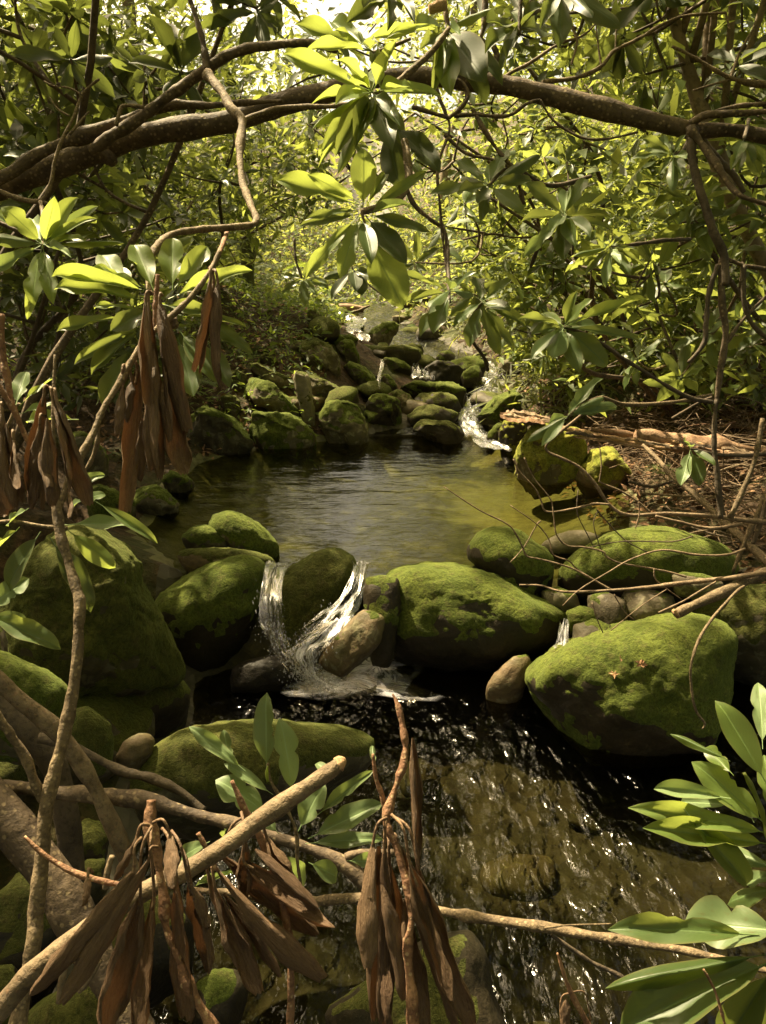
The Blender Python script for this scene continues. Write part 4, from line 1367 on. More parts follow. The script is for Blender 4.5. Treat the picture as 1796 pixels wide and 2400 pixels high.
t = thing('rhododendron_branch', P(*X('c1', [(-20, 810)])[0], 2.2), 'thin pale forked twig crossing in front of the trunk at the left', 'branch')
stem('twig', 'c1', [(-40, 800), (60, 850), (175, 865), (220, 790), (235, 700), (270, 600), (320, 500), (360, 400), (430, 340)], 2.2, [11, 10, 7, 4], M['twig'], t)
stem('twig', 'c1', [(300, 580), (350, 520), (385, 480)], 2.2, [6, 3], M['twig'], t)
stem('twig', 'c1', [(355, 410), (300, 380), (230, 370), (190, 350)], 2.2, [5, 3], M['twig'], t)
stem('twig', 'c1', [(175, 865), (230, 890)], 2.2, [9, 7], M['twig'], t)
stem('twig', 'c1', [(300, 500), (250, 470), (215, 420)], 2.25, [5, 3], M['twig'], t)
stem('twig', 'c1', [(500, 540), (515, 490), (535, 455), (620, 462)], 2.3, [10, 9, 8], M['twig'], t)

# --- top middle: bright whorl in front of the trunk
t = thing('rhododendron_branch', P(*X('k3', [(1240, 200)])[0], 1.7), 'sunlit yellow-green leaf whorl hanging at the top middle, in front of the trunk', 'branch')
stem('stem', 'k3', [(1250, 180), (1150, 320), (1000, 460), (860, 570), (770, 600)], [1.65, 1.6], [16, 18, 20], M['twig'], t)
whorl_px(t, 'k3', (755, 595), [(165, 335, 115), (575, 368, 95), (905, 262, 100), (400, 612, 42), (362, 735, 62), (440, 890, 90), (415, 1005, 50), (515, 990, 120, 'leaf'), (565, 1055, 80), (1195, 620, 60, 'leaf_pale'), (900, 755, 90, 'leaf'), (845, 862, 165, 'leaf_dark'), (640, 940, 120, 'leaf'), (540, 600, 120), (590, 440, 80), (700, 500, 70), (1000, 560, 80)],
         1.6, 90, 560, 'leaf_fresh', .62)
lpx(t, 'k3', (850, 830), (915, 1180), 170, 1.62, 1.6, 'leaf_dark', .7)
lpx(t, 'k3', (900, 820), (1180, 1080), 150, 1.66, 1.6, 'leaf_dark', .6)
lpx(t, 'k3', (870, 640), (900, 1060), 110, 1.68, 1.66, 'leaf', .6)
t = thing('rhododendron_branch', P(*X('k3', [(780, 330)])[0], 1.8), 'pair of long sunlit leaves pointing left above the bright whorl', 'branch')
stem('stem', 'k3', [(1000, 250), (880, 300), (780, 335), (740, 335)], 1.75, [12, 10], M['twig'], t)
whorl_px(t, 'k3', (750, 330), [(248, 165, 110), (345, 285, 75), (470, 120, 100), (690, 250, 90, 'leaf'), (800, 480, 70, 'leaf')], 1.75, 90, 520, 'leaf_fresh', .6)
t = thing('rhododendron_branch', P(*X('k3', [(1240, 200)])[0], 1.8), 'leaf whorl with an orange bud scar at the top edge, right of middle', 'branch')
stem('stem', 'k3', [(1215, -60), (1230, 100), (1240, 200), (1170, 300)], 1.78, [14, 16, 16], M['twig'], t)
stem('bud_scar', 'k3', [(1120, 60), (1180, 40), (1230, 20)], 1.74, [26, 34, 22], M['cutwood'], t, 8, 4, .4)
whorl_px(t, 'k3', (1230, 185), [(740, 225, 75, 'leaf_fresh'), (885, 155, 60, 'leaf_fresh'), (1030, 185, 95, 'leaf_pale'), (1235, 540, 150, 'leaf_fresh'), (1445, 480, 230, 'leaf_dark'), (1500, 655, 150, 'leaf_dark'), (1600, 490, 120, 'leaf_dark'), (1500, 20, 70, 'leaf'), (1330, 230, 60, 'leaf_pale'), (1060, 330, 80, 'leaf'), (1140, 600, 100, 'leaf')], 1.78, 90, 500, 'leaf', .6)
t = thing('rhododendron_branch', P(*X('k3', [(900, -80)])[0], 1.6), 'dark leaves hanging in from the top edge, left of the bud scar', 'branch')
stem('stem', 'k3', [(940, -200), (890, -100), (870, -60)], 1.6, [12, 10], M['twig'], t)
whorl_px(t, 'k3', (870, -60), [(590, 155, 120), (855, 180, 110), (700, 60, 120), (1020, 60, 90)], 1.6, 100, 480, 'leaf_dark', .6)
t = thing('rhododendron_branch', P(*X('c2', [(760, -60)])[0], 1.7), 'dark shaded leaves hanging from the top edge over the right limb', 'branch')
stem('stem', 'c2', [(600, -60), (595, 40), (590, 150)], 1.7, [10, 8], M['bark_dark'], t)
stem('stem', 'c2', [(445, -40), (440, 100), (428, 168), (480, 200), (490, 262), (430, 320)], 1.75, [13, 12, 11], M['bark'], t)
stem('stem', 'c2', [(600, -60), (720, -50), (800, -60)], 1.7, [8, 7], M['bark_dark'], t)
whorl_px(t, 'c2', (770, -50), [(770, 135, 100), (1025, 85, 90), (690, 80, 60), (900, 20, 60)], 1.7, 90, 300, 'leaf_dark', .65)
whorl_px(t, 'c2', (590, 120), [(745, 120, 90), (460, 180, 80), (450, 100, 90), (680, 30, 70), (560, 10, 90)], 1.72, 80, 280, 'leaf_dark', .6)

# --- middle: the bright whorl hanging over the stream
t = thing('rhododendron_branch', P(848, 495, 1.5), 'glowing yellow-green leaf whorl hanging over the middle of the stream', 'branch')
stem('stem', 's', [(950, 330), (958, 420), (930, 470), (848, 497)], [1.62, 1.5], [9, 8, 8], M['twig'], t)
for b, e, w, mm in (((835, 478), (646, 418), 50, 'leaf_fresh'), ((838, 472), (727, 405), 32, 'leaf_fresh'), ((851, 482), (857, 348), 57, 'leaf_fresh'), ((862, 480), (905, 400), 24, 'leaf_fresh'), ((860, 555), (947, 717), 84, 'leaf_fresh'), ((836, 512), (708, 640), 34, 'leaf_fresh'), ((842, 515), (797, 633), 44, 'leaf_fresh'),
                    ((862, 512), (953, 612), 50, 'leaf_dark'), ((866, 503), (1002, 535), 26, 'leaf'), ((836, 503), (706, 520), 26, 'leaf'), ((866, 490), (1005, 395), 24, 'leaf_fresh'), ((836, 492), (724, 500), 20, 'leaf'), ((850, 515), (870, 600), 40, 'leaf'), ((866, 498), (960, 480), 20, 'leaf_pale')):
    lpx(t, 's', b, e, w, 1.5, None, mm, .7, 0, 150)
stem('leaf_stem', 's', [(848, 497), (856, 530), (862, 560)], 1.5, [4, 3], M['twig'], t)
t = thing('rhododendron_branch', P(712, 640, 1.9), 'small dark leaf whorl dangling above the far stream', 'branch')
stem('stem', 's', [(690, 560), (694, 610), (708, 652)], 1.9, [3, 3], M['bark_dark'], t)
whorl_px(t, 'k1', (858, 145), [(720, 215), (720, 118), (865, 300, 70), (940, 240), (1030, 200), (1020, 170), (900, 30), (800, 40)], 1.9, 40, 170, 'leaf', .6)
whorl_px(t, 'k1', (1180, 90), [(1030, 255, 70), (1240, 225, 110), (1000, 120, 60), (1200, 200, 90), (1310, 140, 60)], 1.8, 80, 230, 'leaf_dark', .6)
stem('stem', 'k1', [(1180, 90), (1300, 200), (1420, 290), (1455, 330)], 1.85, [6, 4], M['bark_dark'], t)
stem('stem', 'k1', [(1180, 90), (1150, 0), (1100, -120)], 1.85, [5, 7], M['bark_dark'], t)

# --- left: whorl above the hanging dead leaves
t = thing('rhododendron_branch', P(*X('c3', [(265, 1020)])[0], 1.2), 'big pale green leaf whorl on the left with brown dead leaves hanging beneath it', 'branch')
stem('stem', 'c3', [(250, 1090), (330, 900), (400, 770), (450, 650), (520, 540), (600, 400), (680, 310), (750, 250), (830, 170), (910, 60), (945, -20)], [1.15, 1.25, 1.35], [17, 16, 15, 12, 9], M['twig'], t, 10)
stem('stem', 'c3', [(670, 325), (672, 240), (675, 160), (680, 80)], 1.33, [13, 12, 9], M['twig_red'], t)
stem('node', 'c3', [(725, 262), (745, 285), (755, 310)], 1.31, [16, 30, 14], M['twig'], t, 8, 4, .3)
stem('stem', 'c3', [(425, 720), (420, 800), (395, 880), (370, 920)], 1.25, [10, 9, 7], M['bark_pale'], t)
for b, e, w in (((640, 150), (218, 78), 70), ((620, 190), (212, 110), 80), ((520, 130), (440, -35), 100), ((625, 140), (365, 45), 75), ((660, 140), (575, -60), 100), ((745, 140), (740, -75), 105), ((760, 130), (905, -50), 85), ((740, 180), (1075, 35), 70), ((560, 130), (470, 30), 90),
                ((530, 262), (235, 318), 55), ((620, 300), (300, 455), 50), ((610, 315), (375, 500), 60), ((560, 400), (440, 640), 80), ((770, 360), (840, 605), 110), ((860, 260), (1078, 400), 60), ((780, 255), (1055, 285), 40), ((700, 210), (960, 250), 60), ((600, 230), (380, 195), 30), ((900, 380), (985, 550), 70), ((780, 330), (930, 520), 100), ((640, 230), (480, 320), 80)):
    up = e[1] < b[1]
    lpx(t, 'c3', b, e, w, 1.36, None, 'leaf_fresh' if up else 'leaf', .62, 0, 300, (1 if up else -1) * .6)
nd = (660, 165)
for b, e, w, n_ in (((640, 190), (690, 960), 62, nd), ((690, 200), (805, 755), 72, (700, 170)), ((725, 500), (790, 940), 95, None), ((592, 480), (540, 1105), 74, (545, 470)), ((628, 190), (640, 640), 46, nd), ((660, 400), (685, 930), 58, None), ((530, 550), (505, 770), 36, (540, 470)), ((570, 540), (550, 720), 36, (540, 480)), ((635, 600), (655, 925), 50, None), ((700, 420), (735, 800), 56, None), ((615, 700), (605, 970), 40, None),
                    ((908, 95), (828, 495), 56, (910, 65)), ((922, 110), (858, 505), 38, (912, 70)), ((940, 115), (956, 575), 54, (915, 68))):
    dead_px(t, 'c3', b, e, w, 1.24 + random.uniform(-.02, .02), random.uniform(-.03, .02), n_)
t = thing('rhododendron_branch', P(*X('c1', [(185, 1060)])[0], 1.5), 'leaf whorl at the left edge just under the forked twig', 'branch')
stem('stem', 'c1', [(175, 870), (190, 960), (185, 1060)], [1.8, 1.5], [8, 9], M['twig'], t)
whorl_px(t, 'c1', (185, 1055), [(25, 882, 95), (128, 905, 60, 'leaf_pale'), (312, 850, 80), (415, 880, 50, 'leaf_pale'), (388, 925, 45), (330, 1000, 60), (-40, 1005, 60, 'leaf'), (518, 1022, 28, 'leaf'), (-20, 925, 50, 'leaf_pale'), (240, 870, 70), (120, 1290, 80), (215, 1270, 70), (115, 1370, 50), (290, 1080, 40, 'leaf_pale'), (-60, 1180, 60, 'leaf_pale')], 1.5, 70, 270, 'leaf_fresh', .6)

# --- far left: bare sapling with dead leaves and sunlit leaves
t = thing('rhododendron_sapling', P(*X('c7', [(70, 1110)])[0], 1.0), 'slim upright tan stem on the left with dead brown leaves at its tip', 'sapling')
st = X('c3', [(238, 425), (232, 600), (230, 760), (236, 900), (246, 1080)]) + X('c5', [(264, 110), (300, 230), (330, 330), (345, 400), (340, 500), (335, 620), (310, 800), (280, 950)]) + X('c7', [(240, 0), (205, 140), (190, 300), (175, 450), (155, 620), (150, 720), (128, 850), (100, 1000), (70, 1140)])
rr_ = [7, 8, 10, 13, 17, 20, 21, 24, 23, 22, 24, 25, 26, 28, 32, 30, 30, 36, 32, 34, 36, 38]
dd_ = np.linspace(1.12, .98, len(st))
tube('stem', [P(a, b, k) for (a, b), k in zip(st, dd_)], [r * S * k / FPX for r, k in zip(rr_, dd_)], M['twig'], t, 12, 6, .14)
stem('stem', 'c3', [(-40, 500), (20, 600), (70, 690), (110, 780), (170, 880), (220, 990), (240, 1060)], [1.05, 1.1], [12, 11, 11], M['twig_red'], t)
stem('stem', 'c3', [(5, 250), (10, 400), (30, 520), (60, 650), (120, 790)], 1.08, [12, 14, 10], M['twig_red'], t)
stem('stem', 'c5', [(-60, 830), (0, 890), (50, 970), (110, 1060), (160, 1190), (185, 1240)], [1.0, 1.03], [20, 20, 18], M['twig'], t, 10)
nd = (215, 570)
for b, e, w, n_ in (((190, 600), (118, 1010), 60, nd), ((245, 625), (382, 1075), 72, (235, 580)), ((172, 730), (140, 1090), 62, (195, 690)), ((232, 640), (292, 1030), 55, nd), ((182, 850), (182, 1095), 42, None), ((205, 700), (230, 1080), 60, None), ((170, 800), (215, 1000), 40, (200, 780)),
                    ((10, 680), (35, 1095), 70, (10, 640)), ((-15, 700), (65, 1085), 60, None), ((60, 800), (75, 1000), 46, (60, 760)), ((-20, 900), (20, 1120), 70, None), ((25, 720), (95, 1060), 50, None), ((290, 1010), (300, 1130), 36, None)):
    dead_px(t, 'c3', b, e, w, 1.02 + random.uniform(-.02, .02), random.uniform(-.03, .02), n_)
t = thing('rhododendron_branch', P(*X('c3', [(-40, 900)])[0], 1.15), 'sunlit and shaded leaves at the left edge around the slim tan stem', 'branch')
stem('stem', 'c5', [(-80, 60), (40, 40), (180, 60), (290, 70)], 1.18, [9, 8], M['twig'], t)
stem('stem', 'c3', [(-60, 860), (20, 760), (70, 650), (90, 640)], 1.2, [8, 6], M['twig'], t)
for c, b, e, w, mm in (('c3', (70, 640), (112, 500), 78, 'leaf_pale'), ('c3', (90, 640), (232, 505), 22, 'leaf_fresh'), ('c3', (330, 705), (95, 695), 72, 'leaf_fresh'), ('c3', (90, 680), (250, 620), 40, 'leaf_pale'), ('c3', (300, 985), (455, 938), 46, 'leaf_pale'), ('c3', (330, 1060), (463, 1015), 50, 'leaf_pale'), ('c3', (390, 1040), (280, 1075), 50, 'leaf_pale'),
                       ('c5', (290, 55), (612, 38), 62, 'leaf_pale'), ('c5', (300, 85), (505, 235), 85, 'leaf_fresh'), ('c5', (170, 95), (5, 335), 120, 'leaf_dark'), ('c5', (-60, 420), (125, 285), 95, 'leaf_pale'), ('c5', (-60, 440), (262, 580), 95, 'leaf'), ('c5', (222, 120), (412, 415), 95, 'leaf_dark'), ('c5', (-60, 470), (120, 470), 70, 'leaf_pale'), ('c5', (80, 70), (-40, 190), 60, 'leaf_fresh'), ('c5', (420, -40), (680, 120), 50, 'leaf'), ('c3', (120, 1090), (20, 1150), 60, 'leaf_pale')):
    lpx(t, c, b, e, w, 1.16, None, mm, .5, 0, 300, .5)

# --- bottom left: thick leaning stems
t = thing('rhododendron_shrub', P(*X('c7', [(600, 1250)])[0], 1.5), 'thick spotted tan stems leaning across the lower left corner', 'shrub')
stem('trunk', 'c7', [(-200, 20), (-60, 130), (60, 250), (180, 410), (270, 550), (350, 700), (430, 850), (520, 1000), (620, 1200)], [1.5, 1.45, 1.4], [90, 88, 86, 82, 78], M['bark'], t, 16, 8, .10)
stem('branch', 'c7', [(-60, 75), (60, 85), (250, 105), (450, 120), (640, 142), (800, 190), (1000, 242), (1200, 302), (1400, 372), (1500, 425), (1590, 520)], [1.55, 1.5, 1.45], [34, 32, 30, 28, 26], M['bark'], t, 12)
stem('branch', 'c7', [(1490, 385), (1560, 365), (1700, 365)], 1.46, [16, 14], M['bark'], t)
q = X('c5', [(-80, 670), (0, 735), (60, 790), (150, 860), (230, 930), (300, 1015)]) + X('c7', [(380, 30), (440, 150), (505, 290), (560, 420), (620, 560)])
dq = np.linspace(1.40, 1.5, len(q))
tube('branch', [P(a, b, k) for (a, b), k in zip(q, dq)], [r * S * k / FPX for r, k in zip(np.linspace(40, 34, len(q)), dq)], M['bark_pale'], t, 12, 6, .12)
q = X('c5', [(-80, 760), (0, 830), (60, 885), (130, 950), (190, 1020)]) + X('c7', [(245, 20), (285, 200), (310, 400), (330, 560)])
dq = np.linspace(1.65, 1.7, len(q))
tube('branch', [P(a, b, k) for (a, b), k in zip(q, dq)], [r * S * k / FPX for r, k in zip(np.linspace(62, 46, len(q)), dq)], M['bark_dark'], t, 12, 6, .10)
stem('branch', 'c7', [(170, -130), (320, -90), (520, 10), (640, 40), (760, 90), (880, 185)], 1.6, [22, 20, 18], M['bark_dark'], t, 10)
stem('branch', 'c7', [(485, 380), (465, 440), (455, 520)], 1.3, [14, 14], M['bark_pale'], t)
stem('branch', 'c7', [(290, 820), (270, 900), (255, 1010)], 1.3, [14, 12], M['bark_pale'], t)
stem('branch', 'c7', [(430, 830), (380, 920), (340, 960)], 1.3, [12, 14], M['bark_pale'], t)

# --- bottom: broken branch with dead leaf bunches
t = thing('rhododendron_branch', P(*X('c7', [(0, 1050)])[0], .85), 'broken spotted branch slanting up from the lower left corner, snapped end exposed', 'branch')
stem('branch', 'c7', [(-120, 1180), (0, 1045), (130, 890), (350, 720), (620, 535), (780, 455), (950, 352), (1100, 238), (1250, 132), (1400, 30), (1462, -18)], [.80, .80, .84], [44, 42, 40, 40, 38, 38], M['bark_pale'], t, 14, 8, .12)
stem('snapped_end', 'c7', [(1458, -15), (1475, -28), (1490, -36)], .84, [37, 30, 12], M['cutwood'], t, 9, 2, .35)
t = thing('rhododendron_branch', P(*X('c7', [(920, 1120)])[0], .7), 'bunch of rolled reddish dead leaves on a warty twig, largest in the lower left', 'branch')
stem('stem', 'c7', [(652, 138), (650, 250), (680, 400), (705, 550), (715, 680), (760, 790), (820, 950), (930, 1130)], [.74, .70], [24, 24, 20, 20, 22, 24], M['twig_red'], t, 10, 6, .3)
stem('stem', 'c7', [(105, 295), (200, 380), (330, 455), (480, 495), (640, 520)], .82, [8, 13, 14], M['twig_red'], t)
nd = (655, 250)
for b, e, w, n_ in (((575, 450), (145, 965), 120, (610, 300)), ((640, 400), (268, 1015), 84, (680, 340)), ((605, 560), (462, 1140), 120, nd), ((665, 540), (590, 1140), 100, nd), ((755, 430), (800, 1090), 125, (700, 260)), ((815, 500), (892, 890), 76, (740, 270)), ((590, 300), (495, 485), 58, nd), ((835, 560), (905, 685), 62, (780, 340)), ((735, 290), (745, 520), 70, (660, 235)), ((380, 470), (350, 600), 40, (400, 450))):
    dead_px(t, 'c7', b, e, w, .70 + random.uniform(-.025, .025), random.uniform(-.03, .03), n_)
t = thing('rhododendron_branch', P(*X('c7', [(1250, 1120)])[0], .95), 'bunch of rolled dead leaves pointing right behind the broken branch', 'branch')
stem('stem', 'c7', [(1000, 55), (1060, 190), (1110, 270), (1170, 420), (1210, 550), (1240, 700), (1255, 880), (1250, 1130)], .95, [10, 16, 15, 17, 18], M['twig_red'], t, 10, 6, .25)
stem('stem', 'c7', [(855, 280), (900, 370), (930, 440)], .92, [12, 9], M['twig_red'], t)
stem('stem', 'c7', [(830, 525), (1000, 540), (1200, 565)], 1.0, [14, 16], M['bark_pale'], t)
for b, e, w, n_ in (((965, 385), (1365, 725), 84, (1080, 200)), ((1050, 400), (1442, 682), 74, (1090, 230)), ((938, 440), (1395, 905), 104, (900, 380)), ((965, 540), (1205, 905), 64, None), ((930, 530), (1120, 975), 84, (900, 400)), ((895, 440), (965, 690), 44, (890, 380)), ((1150, 300), (1272, 525), 64, (1085, 210)), ((1100, 350), (1370, 602), 54, None), ((1060, 330), (1048, 570), 60, (1040, 190)), ((1030, 560), (1110, 690), 56, None)):
    dead_px(t, 'c7', b, e, w, .93 + random.uniform(-.02, .02), random.uniform(-.03, .02), n_)
t = thing('rhododendron_branch', P(*X('c8', [(130, 1120)])[0], .8), 'tall bunch of hanging rolled dead leaves at the bottom middle', 'branch')
q = X('c6', [(45, 785), (70, 840), (88, 920), (100, 1010), (92, 1090)]) + X('c8', [(65, 60), (30, 170), (18, 240), (60, 340), (100, 470), (124, 580), (125, 660), (110, 780), (118, 900), (128, 1000), (135, 1130)])
dq = np.linspace(.86, .78, len(q))
tube('stem', [P(a, b, k) for (a, b), k in zip(q, dq)], [r * S * k / FPX for r, k in zip([6, 10, 12, 14, 15, 16, 18, 20, 20, 19, 18, 19, 18, 18, 20, 22], dq)], M['twig_red'], t, 10, 6, .25)
stem('stem', 'c8', [(-40, -60), (-25, 50), (0, 120), (20, 220)], .84, [8, 14, 14], M['twig_red'], t)
nd = (20, 215)
for b, e, w, n_ in (((132, -130), (160, 430), 62, None), ((-40, 330), (-60, 860), 74, nd), ((10, 330), (10, 1140), 66, nd), ((70, 330), (340, 1140), 112, (30, 290)), ((120, 420), (390, 1140), 95, (40, 200)), ((100, 560), (190, 1140), 104, None), ((-15, 340), (-30, 1090), 80, None), ((30, 400), (85, 760), 54, (25, 290)), ((60, 640), (60, 1140), 110, None), ((150, 400), (210, 760), 70, (50, 210)), ((-5, 500), (90, 1000), 60, None), ((200, 600), (300, 1000), 80, None)):
    dead_px(t, 'c8', b, e, w, .82 + random.uniform(-.025, .025), random.uniform(-.03, .03), n_)
t = thing('rhododendron_branch', P(*X('c8', [(1560, 850)])[0], .95), 'long thin lichen-flecked branch reaching over the running water at the lower right', 'branch')
stem('branch', 'c7', [(1340, 578), (1550, 562), (1750, 600), (1915, 620), (2095, 650), (2345, 685), (2545, 722), (2745, 752), (2975, 792), (3200, 848), (3330, 880)], [1.25, 1.1, .95], [26, 24, 22, 19, 16, 14], M['twig'], t, 10, 6, .15)
stem('twig', 'c8', [(700, 690), (800, 678), (990, 672)], 1.05, [5, 3], M['twig'], t)
stem('twig', 'c8', [(730, 720), (900, 835), (1030, 900), (1110, 985), (1150, 1060)], 1.1, [10, 9, 6], M['bark_dark'], t)
t = thing('dead_twig', P(*X('c8', [(890, 1130)])[0], .95), 'short dead twig with curled brown stalks at the bottom edge', 'twig')
stem('twig', 'c8', [(755, 798), (775, 860), (800, 935), (840, 1020), (900, 1130)], .95, [5, 8, 10, 12], M['twig_red'], t)
stem('leaf_stalk', 'c8', [(820, 970), (780, 980), (768, 1030), (775, 1130)], .95, [4, 4], M['dead'], t, 6, 5, 0)
stem('leaf_stalk', 'c8', [(820, 965), (870, 965), (890, 1030), (900, 1090)], .95, [3, 3], M['dead'], t, 6, 5, 0)
dead_px(t, 'c8', (790, 990), (785, 1150), 36, .95, 0, None)

# --- bottom middle: grey-green shoot
t = thing('rhododendron_shoot', P(*X('c7', [(1280, 320)])[0], 1.2), 'grey-green leafy shoot in the lower middle behind the broken branch', 'shoot')
stem('stem', 'c7', [(1300, 520), (1282, 400), (1278, 280), (1230, 160), (1170, 60), (1155, -20)], 1.2, [8, 9, 8, 6], M['twig'], t)
stem('bud', 'c7', [(1155, 60), (1150, 20), (1155, -10)], 1.18, [6, 8, 2], M['leaf_fresh'], t, 6, 3, 0)
for c, b, e, w in (('c5', (1150, 1110), (1145, 788), 98), ('c5', (1258, 1215), (1230, 898), 106), ('c5', (1050, 1110), (820, 918), 62), ('c5', (1000, 1100), (962, 940), 52), ('c7', (1150, 200), (948, 32), 130), ('c7', (1170, 110), (970, -30), 50), ('c7', (1290, 265), (1395, 60), 105), ('c7', (1365, 205), (1610, 10), 56), ('c7', (1340, 300), (1645, 145), 98), ('c7', (1330, 325), (1650, 295), 64), ('c7', (1215, 370), (1290, 530), 125), ('c7', (1335, 410), (1470, 475), 88), ('c7', (1500, 400), (1650, 405), 66), ('c7', (900, 320), (758, 385), 70), ('c7', (1080, 430), (830, 500), 26), ('c5', (1620, 1100), (1603, 1008), 26), ('c7', (1200, 280), (1090, 160), 70), ('c7', (980, 260), (955, 300), 20), ('c5', (1440, 1150), (1360, 1070), 40)):
    lpx(t, c, b, e, w, 1.2, None, 'leaf_pale', .66, 0, 250, .6)

# --- right bottom: two leafy shoots cut by the edge
t = thing('rhododendron_shoot', P(*X('c8', [(1700, 400)])[0], .8), 'fresh green leafy shoot at the right edge above the white-lit leaf', 'shoot')
stem('stem', 'c8', [(1720, 600), (1690, 400), (1660, 280), (1620, 140), (1560, 20)], .82, [16, 12, 9], M['leaf_fresh'], t)
for c, b, e, w, mm in (('c8', (1680, 285), (1093, 155), 92, 'leaf_fresh'), ('c8', (1680, 330), (1135, 255), 105, 'leaf_fresh'), ('c8', (1650, 240), (1355, -30), 125, 'leaf_fresh'), ('c6', (1650, 1160), (1462, 812), 120, 'leaf_fresh'), ('c8', (1310, 190), (1580, 510), 105, 'leaf'), ('c8', (1490, 130), (1170, 85), 72, 'leaf_pale'), ('c8', (1500, 160), (1270, 140), 80, 'leaf_pale'), ('c6', (1640, 1010), (1628, 718), 75, 'leaf_pale'), ('c6', (1490, 1070), (1242, 938), 34, 'leaf'), ('c6', (1510, 1130), (1390, 1000), 70, 'leaf_fresh'), ('c8', (1700, 220), (1640, -60), 80, 'leaf_fresh'), ('c8', (1680, 430), (1430, 320), 66, 'leaf_pale'), ('c8', (1690, 420), (1510, 420), 60, 'leaf_pale'), ('c8', (1700, 470), (1550, 480), 70, 'leaf_pale'), ('c8', (1600, 230), (1530, 100), 70, 'leaf_pale'), ('c8', (1690, 520), (1462, 565), 84, 'leaf')):
    lpx(t, c, b, e, w, .82, None, mm, .6, 0, 420, .6)
t = thing('rhododendron_shoot', P(*X('c8', [(1720, 860)])[0], .65), 'broad leaves in the lower right corner, one lit nearly white', 'shoot')
stem('stem', 'c8', [(1740, 1200), (1700, 1000), (1690, 860), (1700, 720)], .66, [14, 14, 12], M['leaf_fresh'], t)
for b, e, w, mm in (((1720, 700), (1305, 672), 205, 'leaf_pale'), ((1600, 720), (990, 672), 115, 'leaf'), ((1650, 805), (972, 922), 80, 'leaf'), ((1690, 830), (1010, 1120), 205, 'leaf'), ((1680, 870), (1480, 1180), 150, 'leaf_dark'), ((1710, 900), (1640, 1200), 120, 'leaf'), ((1710, 800), (1800, 600), 120, 'leaf')):
    lpx(t, 'c8', b, e, w, .66, None, mm, .6, 0, 560, .5)
stem('dry_stalk', 'c8', [(1385, 868), (1430, 950), (1460, 1040), (1480, 1120)], .6, [5, 6, 7], M['twig_red'], t)

